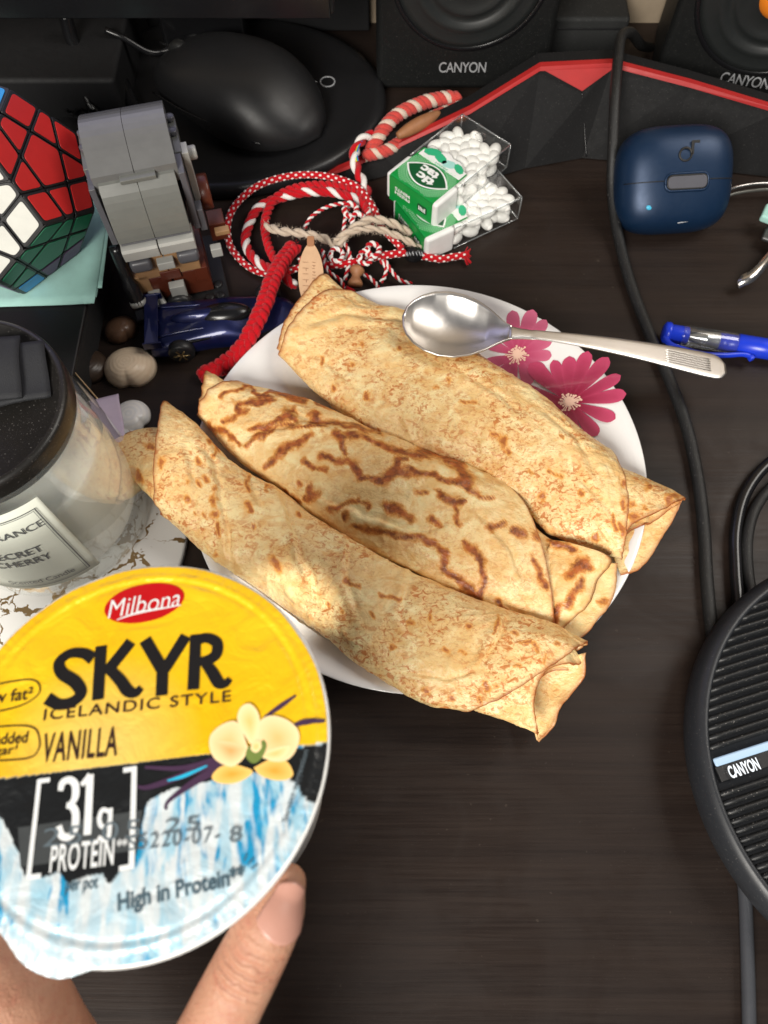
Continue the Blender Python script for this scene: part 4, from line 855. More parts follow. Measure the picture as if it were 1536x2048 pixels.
# ================================================================ spoon
def make_spoon():
    tip = W(806, 632, 4.15); neck = W(1022, 668, 3.95); end = W(1449, 741, 2.25)
    t = thing('spoon', 'steel spoon lying face up on the upper right crepe', 'spoon', (tip + neck)*.5)
    fx = (neck - tip); Lb = fx.length; fx.normalize(); sy = Vector((0, 0, 1)).cross(fx).normalized(); up = fx.cross(sy)
    vs = []; nu, nv = 48, 24
    wid = [(0, 0), (.02, .62), (.06, 1.05), (.14, 1.52), (.25, 1.86), (.38, 2.02), (.52, 1.97), (.66, 1.70), (.78, 1.28), (.88, .82), (.95, .55), (1, .42)]
    for i in range(nu+1):
        u = i/nu; hw = max(.001, interp(wid, u)); dep = 1.0*math.sin(math.pi*clamp(u*.92+.04))**.85 if u < .97 else .1
        for j in range(nv+1):
            v = 2*j/nv - 1; z = -dep*(1 - abs(v)**2.2)*min(1, hw/1.2); vs.append(tip + fx*(u*Lb) + sy*(hw*v) + up*(z + .10*u*u))
    w_ = nv+1; fs = [(i*w_+j, (i+1)*w_+j, (i+1)*w_+j+1, i*w_+j+1) for i in range(nu) for j in range(nv)]
    sm = NT('spoon_steel'); an = sm.noise(2.2, 4, .5, 0, sm.map((1, 1, 1)))
    sm.set(col=sm.mix(an, (.80, .77, .73), (.74, .71, .68)), metal=1.0, rough=sm.n('MapRange', {'Value': an, 'To Min': .30, 'To Max': .38}).outputs[0], normal=sm.bump(sm.noise(11, 3), .04, .0004))
    o = mesh('bowl', vs, fs, sm.m, t, True, True); md = o.modifiers.new('s', 'SOLIDIFY'); md.thickness = .0011; md.offset = 0
    # handle
    hx = (end - neck); Lh = hx.length; hx.normalize(); hs = Vector((0, 0, 1)).cross(hx).normalized(); hu = hx.cross(hs)
    hw_t = [(0, .42), (.06, .32), (.15, .30), (.35, .42), (.6, .60), (.8, .74), (.92, .78), (.97, .68), (1, .30)]
    vs = []; nu, nv = 80, 14
    for i in range(nu+1):
        u = i/nu; hw = interp_s(hw_t, u); arch = .42*math.sin(math.pi*min(1, u*1.0))*(1-u*.4)
        for j in range(nv):
            a = 2*math.pi*j/nv; z = .085*math.sin(a) + (.05*(math.cos(a)**2) if u > .1 else 0)
            pass
            vs.append(neck - hx*.12 + hx*(u*(Lh+.12)) + hs*(hw*math.cos(a)) + hu*(z + arch + .08))
    fs = [(i*nv+j, (i+1)*nv+j, (i+1)*nv+(j+1) % nv, i*nv+(j+1) % nv) for i in range(nu) for j in range(nv)] + [tuple(range(nv)), tuple(nu*nv+k for k in range(nv-1, -1, -1))]
    mesh('handle', vs, fs, sm.m, t, True, True)
    for q in range(6):
        yy = (q-2.5)*.14; P = [neck + hx*(u*Lh) + hs*yy + hu*(.42*math.sin(math.pi*u)*(1-u*.4) + .085 + .08 + .035) for u in [.70 + .022*k for k in range(11)]]
        vs, fs = tube_geo(P, .02, 6); mesh('handle_rib', vs, fs, sm.m, t, True, True)
make_spoon()

# ================================================================ cords (red and white keepsake bracelets)
def yarn_mat(name, a, b, s=10, fz=.6):
    t = NT(name); nz = t.noise(s, 5, .65, .6); c = t.mix(nz, a, b)
    return t.set(col=c, rough=.9, sheen=.15, spec=.15, normal=t.bump(t.noise(s*1.6, 5, .7), fz, .0009))
YR = yarn_mat('red_yarn', (.36, .002, .006), (.66, .006, .016)); YW = yarn_mat('white_yarn', (.78, .74, .70), (.88, .85, .82)); YB = yarn_mat('beige_wool', (.46, .36, .27), (.68, .57, .45), 8)
YP = yarn_mat('faded_red_yarn', (.50, .035, .03), (.66, .10, .08)); YC = yarn_mat('cream_yarn', (.62, .48, .38), (.72, .60, .50))
def pxpath(pts, n=10, step=.1):
    return resample(catmull([W(x, y, z) for x, y, z in pts], n), step)
def strand_set(name, P, L, R, r, pitch, mats, parent, seg=7, fuzz=0):
    fr = frames(P); k = len(mats)
    for q, mm in enumerate(mats):
        Q = []
        for i, (p, (T, N, B)) in enumerate(zip(P, fr)):
            a = 2*math.pi*(i/(len(P)-1)*L/pitch + q/k); Q.append(p + (N*math.cos(a) + B*math.sin(a))*R)
        vs, fs = tube_geo(Q, r, seg); mesh(name, vs, fs, mm, parent, True, True)
def twisted(label, pts, R, pitch, mats, cat='cord', name='twisted_cord'):
    P, L = pxpath(pts, 10, pitch/14); t = thing(name, label, cat, P[0], 0, 'red and white cords in the tangle'); strand_set('strand', P, L, R*.52, R*.60, pitch, mats, t)
    if name == 'wool_strand': fuzz(P, R*1.05, YB, t, 420, .30)
    return t
def fuzz(P, r, mm, parent, n=200, ln=.22):
    geo = []; fr = frames(P)
    for q in range(n):
        i = random.randrange(len(P)); T, N, B = fr[i]; a = random.random()*6.28; d = (N*math.cos(a) + B*math.sin(a)); s = T.lerp(d.cross(T), random.random()).normalized()*.012
        p0 = P[i] + d*r*.9; p1 = p0 + (d + T*random.uniform(-1, 1)).normalized()*ln*random.uniform(.4, 1); geo.append(([p0-s, p0+s, p1], [(0, 1, 2)]))
    vs, fs = join_geo(geo); o = mesh('loose_fibres', vs, fs, mm, parent, False, True); o['kind'] = 'stuff'
def braid(label, pts, R, r, pitch, mm, fz=250):
    P, L = pxpath(pts, 10, pitch/16); t = thing('yarn_braid', label, 'yarn braid', P[0], 0, 'red and white cords in the tangle'); fr = frames(P)
    for q in range(3):
        Q = []
        for i, (p, (T, N, B)) in enumerate(zip(P, fr)):
            a = 2*math.pi*(i/(len(P)-1)*L/pitch + q/3); Q.append(p + B*math.sin(a)*R + N*math.sin(2*a)*R*.45)
        vs, fs = tube_geo(Q, lambda u: r*(.9 + .1*math.sin(u*60)), 8); mesh('strand', vs, fs, mm, t, True, True)
    fuzz(P, R+r*.6, mm, t, fz); return t
def dotted(label, pts, R):
    P, L = pxpath(pts, 10, .05); t = thing('dotted_cord', label, 'cord', P[0], 0, 'red and white cords in the tangle')
    vs, fs = tube_geo(P[::2], R, 12); mesh('red_sleeve', vs, fs, YR, t, True, True); fr = frames(P); geo = []; k = 0
    stepn = max(2, int(.30/(L/(len(P)-1))))
    for i in range(0, len(P)-1, stepn):
        T, N, B = fr[i]
        for q in range(3):
            a = q*2*math.pi/3 + (k % 2)*math.pi/3 + .5; d = N*math.cos(a) + B*math.sin(a); Rm = Matrix((T, d.cross(T), d)).transposed(); geo.append(ellipsoid_geo(P[i] + d*R*.93, .105, .075, .045, Rm, 6, 4))
        k += 1
    vs, fs = join_geo(geo); o = mesh('white_stitches', vs, fs, YW, t, True, True); o['kind'] = 'stuff'; return t
dotted('red cord with white dots forming the wide loop left of the mint boxes', [(640, 524, .9), (600, 535, .7), (545, 549, .4), (495, 532, .3), (458, 485, .4), (462, 425, .8), (510, 375, 1.35), (580, 352, 1.5), (650, 352, 1.5), (712, 372, 1.4), (745, 412, 1.3), (765, 455, 1.2), (805, 498, 1.1)], .20)
dotted('red dotted cord running straight into the black bead', [(600, 520, .8), (650, 530, 1.0), (700, 526, 1.0), (760, 512, 1.0), (812, 505, .8)], .22)
dotted('short dotted cord end with frayed tip right of the black bead', [(845, 512, .6), (880, 518, .4), (905, 514, .35), (932, 510, .3)], .21)
geo = []
for q in range(40):
    p = W(930, 512, .3) + Vector((random.uniform(-.1, .1), random.uniform(-.15, .15), random.uniform(0, .2))); e = p + Vector((random.uniform(.1, .3), random.uniform(-.6, .35), random.uniform(-.2, .2))); geo.append(tube_geo([p, e], .03, 4))
vs, fs = join_geo(geo); o = mesh('frayed_tassel', vs, fs, YR); tag(o, 'small frayed red tassel at the end of the short dotted cord', 'tassel')
twisted('red and white candy twisted cord inside the dotted loop', [(742, 442, 1.2), (722, 405, 1.2), (672, 386, 1.1), (615, 384, 1.0), (560, 396, .8), (518, 415, .6), (497, 452, .5), (492, 490, .5), (515, 524, .6), (556, 545, .8), (590, 572, .8)], .27, 1.55, [YR, YR, YW])
twisted('bright red wool strand lying inside the wide loop', [(742, 455, 1.3), (722, 395, 1.2), (672, 372, 1.2), (600, 374, 1.1), (550, 398, .9), (530, 445, .7), (538, 495, .7), (555, 528, .8), (575, 548, .9)], .25, .8, [YR, YR])
braid('long red wool braid hanging over the blue toy car', [(588, 492, 1.3), (566, 520, 1.7), (545, 560, 2.1), (528, 610, 2.3), (505, 660, 2.2), (480, 700, 1.6), (445, 730, .8), (402, 752, .4)], .27, .24, 1.3, YR, 500)
braid('short red wool end curling under the long braid', [(400, 752, .4), (430, 742, .25), (480, 735, .25)], .2, .2, 1.2, YR, 60)
twisted('beige wool strand crossing the wide loop', [(532, 452, 1.3), (560, 462, 1.5), (600, 466, 1.6), (645, 476, 1.6), (676, 492, 1.5), (690, 470, 1.8), (735, 441, 1.9), (780, 445, 1.6), (822, 468, 1.0)], .24, 1.6, [YB, YB], name='wool_strand')
twisted('second beige wool strand ending at the black bead', [(668, 482, 1.7), (705, 462, 1.9), (752, 458, 1.8), (800, 474, 1.4), (842, 498, .8)], .19, 1.6, [YB, YB], name='wool_strand')
for lb, pp in (('thin red and white string arching inside the wide loop', [(608, 458, .9), (625, 432, 1.0), (660, 412, 1.0), (700, 408, 1.1), (720, 432, 1.2)]),
               ('thin red and white string looping below the dotted cord', [(690, 505, .9), (700, 540, .6), (735, 552, .4), (756, 575, .3), (745, 590, .3)]),
               ('thin red and white string running to the plate rim', [(770, 520, .8), (782, 540, .6), (800, 560, .4), (824, 568, .3)]),
               ('short red and white string end near the wooden charm', [(760, 520, .8), (772, 535, .6), (770, 552, .5), (762, 564, .4)]),
               ('thin red and white string crossing under the beige wool', [(700, 410, 1.3), (690, 440, 1.4), (688, 480, 1.4), (700, 512, 1.2), (690, 560, .8)]),
               ('thin red and white string knotted beside the leaf tag', [(645, 500, 1.3), (655, 540, 1.2), (680, 560, .9), (690, 580, .7)])):
    twisted(lb, pp, .115, .55, [YR, YW], name='thin_string')
for k, (x, y, s) in enumerate([(700, 420, 1.0), (715, 440, .9), (745, 500, 1.0), (672, 510, .8), (730, 515, .9)]):
    P, L = pxpath([(x-14, y+4, 1.3), (x-4, y-13, 1.7), (x+13, y-5, 1.5), (x+8, y+11, 1.7), (x-9, y+9, 1.5), (x-10, y-5, 1.8)], 8, .05)
    t = thing('string_knot', ['white and red knot at the top of the tangle', 'knot just below the top knot', 'loose knot under the beige wool', 'knot left of the wooden charm', 'red knot above the wooden charm'][k], 'knot', P[0], 0, 'red and white cords in the tangle')
    strand_set('strand', P, L, .08*s, .095*s, .5, [YR, YW, YW][:2 + k % 2], t)
# strand with rainbow threads
P, L = pxpath([(744, 270, 1.2), (722, 282, 1.6), (708, 310, 1.6), (716, 345, 1.4), (732, 378, 1.2), (738, 410, 1.2)], 10, .06)
t = thing('ribbon_cord', 'red and white twist with rainbow threads standing up by the loop', 'cord', P[0], 0, 'red and white cords in the tangle')
strand_set('strand', P, L, .15, .19, 1.9, [YR, YW], t)
for q, c in enumerate([(.75, .55, .02), (.05, .45, .15), (.03, .15, .6)]):
    Q = [p + Vector((.10 + .05*q, -.10 + .04*q, .20)) for p in P[len(P)//4:len(P)//2]]; vs, fs = tube_geo(Q, .045, 6); mesh('rainbow_thread', vs, fs, mat('rainbow_thread_%s' % ['yellow', 'green', 'blue'][q], c, .6), t, True, True)
# back tassel
twisted('thick faded red and white twist behind the mint boxes', [(742, 300, .9), (765, 262, 1.2), (795, 230, 1.3), (845, 206, 1.2), (895, 196, 1.0), (918, 200, .9)], .42, 1.2, [YP, YC, YP])
twisted('second faded red and white twist lying along the red trim', [(728, 312, .8), (770, 302, .9), (800, 284, 1.0), (822, 262, 1.1), (870, 232, 1.0), (945, 205, .9)], .36, 1.0, [YP, YC, YP])
P = [W(795, 272, 1.9), W(835, 250, 2.0), W(878, 226, 1.9)]; o = thing('wooden_bead', 'long brown wooden bead tied into the faded twist', 'bead', P[1]); vs, fs = tube_geo(catmull(P, 10), lambda u: .08 + .34*math.sin(math.pi*clamp(u*.9+.05))**.6, 14); mesh('bead_body', vs, fs, M['brownwood'], o, True, True)
# leaf tag with burnt letters
c = W(622, 560, 2.2); ex = (W(652, 560, 2.0) - W(592, 560, 2.0)).normalized(); ey = (W(632, 496, 3.2) - W(606, 624, 1.6)).normalized(); en = ex.cross(ey).normalized(); ey = en.cross(ex); LM = Matrix((ex, ey, en)).transposed()
t = thing('leaf_tag', 'leaf shaped pale wooden tag propped against the upper crepe', 'wooden tag', c, mat=LM)
out = [(0, 2.05), (.3, 1.75), (.58, 1.1), (.70, .3), (.62, -.6), (.35, -1.4), (0, -1.95), (-.35, -1.4), (-.62, -.6), (-.70, .3), (-.58, 1.1), (-.3, 1.75)]
prism('leaf_plate', [(p.x, p.y) for p in catmull([(x, y, 0) for x, y in out + out[:1]], 4)[:-1]], -.08, .08, M['wood'], t, .02)
geo = []
for row, n_, h in ((-.25, 7, .20), (.18, 12, .10)):
    for q in range(n_):
        y = .95 - q*1.9/(n_-1); k = random.random()
        geo.append(tube_geo([Vector((row - h, y, .09)), Vector((row + h*(.4 + .6*k), y - .05*k, .09))], .014, 4))
        if q % 2: geo.append(tube_geo([Vector((row + h*(.2 - .6*k), y, .09)), Vector((row, y - 1.1/n_, .09))], .014, 4))
vs, fs = join_geo(geo); mesh('burnt_marks', vs, fs, M['faintink'], t, False)
prism('tag_loop', roundpoly([(-.2, 1.8), (.2, 1.8), (.2, 2.35), (-.2, 2.35)], .1), -.12, .14, M['brownwood'], t, .03)
vs, fs = tube_geo(catmull([W(716, 535, 1.2), W(712, 552, 1.1), W(710, 572, .9)], 6), lambda u: .34 + .10*math.sin(u*9), 14)
t = thing('wooden_charm', 'little turned wooden charm above the plate rim', 'charm', W(712, 550, .9)); mesh('charm_body', vs, fs, M['brownwood'], t, True, True)
vs, fs = tube_geo(catmull([W(702, 576, .8), W(696, 588, .6)], 6), .3, 10); mesh('charm_tassel', vs, fs, YR, t, True, True)
t = thing('black_bead', 'faceted black bead with silver marks under the mint boxes', 'bead', W(828, 508, .6))
vs, fs = ellipsoid_geo((0, 0, 0), .62, .50, .50, seg=12, rings=7); mesh('bead_body', vs, fs, M['blackgloss'], t, False)
for q in range(7):
    a = -1.5 + q*.42; vs, fs = tube_geo([Vector((.55*math.sin(a)*.9, -.25, .47*math.cos(a*.4))), Vector((.55*math.sin(a)*.9 + .08, -.42, .33*math.cos(a*.4)))], .025, 5); mesh('silver_mark', vs, fs, M['silverink'], t)
# ================================================================ mint boxes
CLR = glassy('clear_plastic', (.985, .99, .99), .06, minr=.05, body=.012, bodycol=(.55, .6, .62)); CAP = mat('white_plastic_cap', (.76, .76, .74), .32)
GRN = mat('green_label_print', (.004, .26, .045), .34); DGR = mat('dark_green_print', (.004, .085, .025), .34); TEAL = mat('teal_leaf_print', (.03, .42, .20), .4); PTEAL = mat('pale_teal_print', (.35, .66, .60), .4)
WPR = mat('white_label_print', (.80, .80, .78), .36); MINTM = mat('white_mint_candy', (.87, .86, .82), .34, var=.03)
mint_me = None
def mint_box(label, corners, ztop, mint_label, n_seed):
    global mint_me
    A, B, C_, D_ = [W(x, y, ztop) for x, y in corners]    # left front, right front, right back, left back
    c = (A+B+C_+D_)*.25; ex = ((C_-B) + (D_-A)); ex.z = 0; ex.normalize(); ey = Vector((-ex.y, ex.x, 0)); L, Wd, T = 6.75, 3.9, 1.78
    o0 = c - ex*(L/2) - Vector((0, 0, T)); MX = Matrix((ex, ey, Vector((0, 0, 1)))).transposed()
    t = thing('mint_box', label, 'mint box', o0, 0, 'clear mint boxes stacked in the tangle', mat=MX)
    bm = bmesh.new(); add_box(bm, (1.9 + (L-1.9)/2, 0, T/2), (L-1.9, Wd - .04, T-.04), None, .22, 4); bmobj('clear_box', bm, CLR, t, False)
    EDG = glassy('clear_plastic_edge', (.95, .97, .97), .08, minr=.10, body=.14, bodycol=(.75, .78, .80)) if 'clear_plastic_edge' not in bpy.data.materials else bpy.data.materials['clear_plastic_edge']
    hw = Wd/2 - .08
    for pa in ([(2, hw, T-.08), (L-.12, hw, T-.08)], [(2, -hw, T-.08), (L-.12, -hw, T-.08)], [(L-.1, -hw, T-.08), (L-.1, hw, T-.08)], [(L-.1, -hw, .1), (L-.1, -hw, T-.1)], [(L-.1, hw, .1), (L-.1, hw, T-.1)], [(2, -hw, .08), (L-.12, -hw, .08)], [(L-.1, -hw, .08), (L-.1, hw, .08)]):
        vs, fs = tube_geo([Vector(q) for q in pa], .045, 6); mesh('box_edge', vs, fs, EDG, t)
    bm = bmesh.new(); add_box(bm, (.98, 0, T/2), (1.96, Wd, T), None, .20, 4); bmobj('cap', bm, CAP, t, 'auto')
    lathe('moulded_ring', [(.34, -.02), (.34, .03), (.27, .03), (.27, -.02)], CLR, t, 24, (L-.9, -.2, T))
    z = T + .008; H = Wd/2 - .30
    def flat(name, poly, m, h, par=t): return mesh(name, [(x, y, z + h) for x, y in poly], [tuple(range(len(poly)))], m, par, False)
    arc = [(2.95 + 0.45*math.cos(a*math.pi/2), H*a) for a in [-1 + 2*i/16 for i in range(17)]]
    lab = flat('label', [(.12, -H)] + arc + [(.12, H)], GRN, 0)
    cloud = [(2.35 + .25*math.sin(i*.9)*0 + .0, H*.94*(-1 + 2*i/14)) for i in range(15)] + [(3.35 + .22*abs(math.sin(i*.75)) - 1.0*(abs(1-2*i/14))**2*.5, H*.94*(1 - 2*i/14)) for i in range(15)]
    flat('label_cloud', cloud, WPR, .004, lab)
    geo = []
    for ring, (rx, ry) in enumerate([(1.02, 1.30), (1.16, 1.46), (1.30, 1.60), (1.44, 1.74)]):
        for q in range(64):
            a = 2*math.pi*(q + .5*(ring % 2))/64; cx, cy = 1.38 + rx*math.cos(a), ry*math.sin(a)
            if abs(cy) > H or cx < .14 or cx > 2.5: continue
            d = Vector((rx*math.cos(a), ry*math.sin(a), 0)).normalized()*.055; s = Vector((-d.y, d.x, 0))*.42; p = Vector((cx, cy, z + .008)); geo.append(([p-d-s, p-d+s, p+d+s, p+d-s], [(0, 1, 2, 3)]))
    vs, fs = join_geo(geo); o = mesh('label_dots', vs, fs, mat('pale_green_print', (.45, .78, .52), .4) if 'pale_green_print' not in bpy.data.materials else bpy.data.materials['pale_green_print'], lab, False); o['kind'] = 'stuff'
    lens = [(1.38 + .78*(1 - (a*a)), 1.42*a) for a in [-1 + 2*i/14 for i in range(15)]] + [(1.38 - .78*(1 - (a*a)), 1.42*a) for a in [1 - 2*i/14 for i in range(1, 14)]]
    flat('label_lens', [(1.38 + (x-1.38)*1.12, y*1.1) for x, y in lens], WPR, .010, lab); flat('label_lens', lens, DGR, .014, lab)
    for body, dx in (('tic', -.27), ('tac', .30)):
        vs, fs = fit_text(body, 1.25, .56, bold=.05); R = Matrix.Rotation(rad(90), 3, 'Z')   # read from the far side
        mesh('brand_lettering', [R @ v + Vector((1.38 + dx, -.08 if dx < 0 else .08, z + .02)) for v in vs], fs, WPR, lab, False)
    for (cx, cy, rx, ry, a, m) in ((3.0, 1.0, .28, .50, .5, TEAL), (2.95, .35, .26, .48, -.3, TEAL), (2.9, -.35, .28, .45, .3, PTEAL), (3.0, -1.0, .22, .4, -.5, TEAL)):
        po = []
        for i in range(16):
            b = 2*math.pi*i/16; r_ = 1 + .10*(i % 2); x, y = rx*math.cos(b)*r_, ry*math.sin(b)*r_; po.append((cx + x*math.cos(a) - y*math.sin(a), cy + x*math.sin(a) + y*math.cos(a)))
        flat('label_leaf', po, m, .012 + .003*abs(cy), lab)
    for body, x, wd in (('FRESH', 2.50, .9), ('MINTS', 2.34, .8)):
        vs, fs = fit_text(body, wd, .12, bold=.01); R = Matrix.Rotation(rad(90), 3, 'Z'); mesh('label_lettering', [R @ v + Vector((x, -.1, z + .016)) for v in vs], fs, TEAL, lab, False)
    # end face
    E_ = lambda y, zz, h=0.: (-.012 - h, y, zz)
    el = mesh('end_label', [E_(-H, .02), E_(H, .02), E_(H, T-.0), E_(-H, T-.0)], [(0, 3, 2, 1)], GRN, t, False)
    # wrap strip over the rounded edge
    n = 8; vs = []
    for i in range(n+1):
        a = (i/n)*math.pi/2; x = .20 - .215*math.sin(a) ; zz = T - .20 + .215*math.cos(a)
        vs += [(x, -H, zz), (x, H, zz)]
    mesh('label_fold', vs, [(2*i, 2*i+1, 2*i+3, 2*i+2) for i in range(n)], GRN, t, True)
    for body, zz in (('FRESH', .82), ('MINTS', 1.12)):
        vs, fs = fit_text(body, 1.15, .24, bold=.03); mesh('end_lettering', [E_(.62 + v.x, zz - v.y, .012) for v in vs], [f for f in fs], WPR, el, False)
    po = roundpoly([(-1.28, .62), (-.55, .62), (-.55, 1.18), (-1.28, 1.18)], .15); mesh('end_badge', [E_(y, zz, .010) for y, zz in po], [tuple(range(len(po)))], DGR, el, False)
    geo = [([Vector(E_(-1.16 + q*.11, .74, .02)), Vector(E_(-1.09 + q*.11, .74, .02)), Vector(E_(-1.09 + q*.11, 1.06 - .1*(q % 2), .02)), Vector(E_(-1.16 + q*.11, 1.06 - .06*(q % 3), .02))], [(0, 1, 2, 3)]) for q in range(5)]
    vs, fs = join_geo(geo); mesh('badge_marks', vs, fs, WPR, el, False)
    # mints
    rnd = random.Random(n_seed)
    if mint_me is None:
        vs, fs = ellipsoid_geo((0, 0, 0), .355, .355, .55, seg=14, rings=9); mint_me = bpy.data.meshes.new('mint'); mint_me.from_pydata([v*CM for v in vs], [], fs); mint_me.materials.append(MINTM)
        mint_me.polygons.foreach_set('use_smooth', [True]*len(mint_me.polygons))
    MB = t.matrix_basis
    for iz in range(2):
        for ix in range(8):
            for iy in range(5):
                x = 2.3 + ix*.54 + rnd.uniform(-.07, .07); y = (iy-2)*.68 + (.14 if ix % 2 else -.14) + rnd.uniform(-.06, .06); zz = .48 + iz*.80 + rnd.uniform(-.05, .05)
                if x > 6.25 - .25*rnd.random() - .22*max(0, iy-2)*(iz + .3): continue
                o = bpy.data.objects.new('mint_candy', mint_me); COL.objects.link(o)
                q = Vector((rnd.uniform(-1, 1), rnd.uniform(-1, 1), rnd.uniform(-.25, .25))).normalized().to_track_quat('Z', 'X').to_matrix().to_4x4()
                o.matrix_basis = MB @ Matrix.Translation(Vector((x, y, zz))*CM) @ q
                tag(o, mint_label, 'mint', 'mints inside the clear boxes')
mint_box('upper mint box, its green label fully in view', [(763, 357), (866, 412), (1033, 274), (932, 224)], 3.35, 'white oval mint inside the upper clear mint box', 3)
mint_box('lower mint box, mostly hidden under the upper one', [(758, 418), (862, 468), (1073, 374), (970, 322)], 1.80, 'white oval mint inside the lower clear mint box', 4)

# ================================================================ earbuds case
def make_case():
    ctr = W(1343, 362, 2.3); tilt = Matrix.Rotation(rad(42), 3, 'X') @ Matrix.Rotation(rad(3), 3, 'Z')
    t = thing('earbud_case', 'dark blue rounded earbud case with oval button', 'earbud case', ctr, mat=tilt)
    bl = mat('deep_blue_soft_plastic', (.006, .024, .064), .40, .35, var=.08, bump=.04, bscale=50)
    a, b, c = 3.35, 2.95, 1.85; vs = []; nu, nv = 72, 48
    def sp_(v, e): return math.copysign(abs(v)**e, v)
    for i in range(nv+1):
        ph = -math.pi/2 + math.pi*i/nv
        for k in range(nu):
            th = 2*math.pi*k/nu; r = sp_(math.cos(ph), .62); x = a*r*sp_(math.cos(th), .55); y = b*r*sp_(math.sin(th), .62); z = c*sp_(math.sin(ph), .78)
            g = math.exp(-((y + .12)/.05)**2)*.05; x *= 1 - g*.6; z *= 1 - g; vs.append((x, y, z))
    fs = [(i*nu+k, i*nu+(k+1) % nu, (i+1)*nu+(k+1) % nu, (i+1)*nu+k) for i in range(nv) for k in range(nu)]
    body = mesh('case_shell', vs, fs, bl, t)
    def topz(x, y):
        f = 1 - min(.999, (abs(x/a)**(2/.55) + abs(y/b)**(2/.62))**(1/2.0)) if False else None
        R_ = (abs(x/a)**(2/.55*1.0) + abs(y/b)**(2/.62))**.5 if True else 0
        R_ = min(.999, R_**.585*1.0); cph = R_**(1/.62) if R_ > 0 else 0; return c*max(0, (1 - min(1, cph)**2))**(.78/2)
    def ringpath(w_, h_, cx, cy, r, n=10, dz=.0):
        po = roundpoly([(cx-w_, cy-h_), (cx+w_, cy-h_), (cx+w_, cy+h_), (cx-w_, cy+h_)], r, n); return [Vector((x, y, topz(x, y) + dz)) for x, y in po + po[:2]]
    seam = [Vector((x, -.12, topz(x, -.12) + .0)) for x in [-3.1 + 6.2*i/40 for i in range(41)]]
    vs, fs = tube_geo(seam, .028, 6); mesh('lid_seam', vs, fs, M['ink'], t)
    vs, fs = tube_geo(ringpath(1.22, .46, .25, -.22, .44), .075, 8); mesh('button_rim', vs, fs, bl, t)
    po = roundpoly([(-.88, -.58), (1.38, -.58), (1.38, .14), (-.88, .14)], .34, 8); zt = topz(.25, -.22)
    bm = bmesh.new(); prism('button', po, zt - .25, zt + .05, mat('grey_button', (.085, .085, .10), .4), t, .05)
    vs, fs = tube_geo(ringpath(1.12, .36, .25, -.22, .34, dz=.03), .05, 6); mesh('button_gap', vs, fs, M['ink'], t)
    # embossed mark on the lid: ring, stem and short flag
    zz = topz(.3, 1.3)
    vs, fs = tube_geo([Vector((.08 + .34*math.cos(q*.35), 1.22 + .34*math.sin(q*.35), topz(.1, 1.2) + .01)) for q in range(19)], .065, 8); mesh('embossed_mark', vs, fs, M['ink'], t)
    for (cx, cy, sx, sy) in ((.47, 1.42, .16, .98), (.68, 1.86, .42, .16)): box('embossed_mark', (cx, cy, topz(cx, cy)), (sx, sy, .08), M['ink'], t, bev=.02)
    box('charge_mark', (.35, -2.35, topz(.35, -2.35)*1.0), (.7, .05, .05), M['silverink'], t, Matrix.Rotation(rad(6), 3, 'Z'), bev=.01)
    vs, fs = ellipsoid_geo((-1.75, -1.45, topz(-1.75, -1.45) - .04), .2, .16, .06, seg=14)
    spot_mat = NT('cyan_spot'); spot_mat.set(col=(.05, .4, .6), emis=(.10, .62, 1.0), estr=.08, rough=.4); mesh('glow_spot', vs, fs, spot_mat.m, t)  # small cyan spot on the case with weak emission
make_case()

# ================================================================ pen
def make_pen():
    A, B = W(1326, 664, .75), W(1620, 712, .62); ex = (B-A); L = ex.length; ex.normalize(); ey = Vector((0, 0, 1)).cross(ex).normalized(); ez = ex.cross(ey)
    t = thing('ballpoint_pen', 'blue ballpoint pen with clear cap section by the spoon handle', 'pen', A, mat=Matrix((ex, ey, ez)).transposed())
    PB = mat('blue_pen_plastic', (.012, .045, .62), .30); RX = Matrix.Rotation(rad(90), 3, 'Y')
    lathe('cap_end', [(0, .0), (.42, .0), (.58, .1), (.60, .3), (.56, .38), (.50, .42), (.50, 1.3), (.48, 1.34), (0, 1.34)], PB, t, 32, (0, 0, 0), RX)
    lathe('clear_cap', [(.56, 1.0), (.58, 1.1), (.60, 3.9), (.58, 4.0), (.50, 4.0), (.50, 1.0)], glassy('clear_cap_plastic', (.92, .94, .97), .05, minr=.08, body=.03), t, 32, (0, 0, 0), RX)
    lathe('metal_tip', [(.0, 1.35), (.10, 1.35), (.12, 1.5), (.30, 1.95), (.40, 2.3), (.42, 2.35), (.40, 2.4), (.44, 2.95), (.44, 3.1), (0, 3.1)], mat('pale_steel_tip', (.80, .76, .66), .28, .85), t, 28, (0, 0, 0), RX)
    lathe('grip', [(0, 3.05), (.46, 3.05), (.48, 3.4), (.48, 4.05), (.57, 4.08), (.57, L), (0, L)], PB, t, 32, (0, 0, 0), RX)
    P = catmull([(.1, -.35, .1), (.35, -.85, .15), (1.1, -1.12, .2), (2.2, -1.22, .2), (3.4, -1.0, .15), (4.3, -.72, .1), (4.75, -.70, .05)], 8); vs = []; 
    fr = frames(P); n = len(P)
    vs, fs = tube_geo(P, lambda u: .17 - .03*u, 10); mesh('clip', vs, fs, PB, t)
    box('clip_hook', (4.85, -.78, .0), (.3, .28, .3), PB, t, Rz(rad(35)), bev=.06)
make_pen()

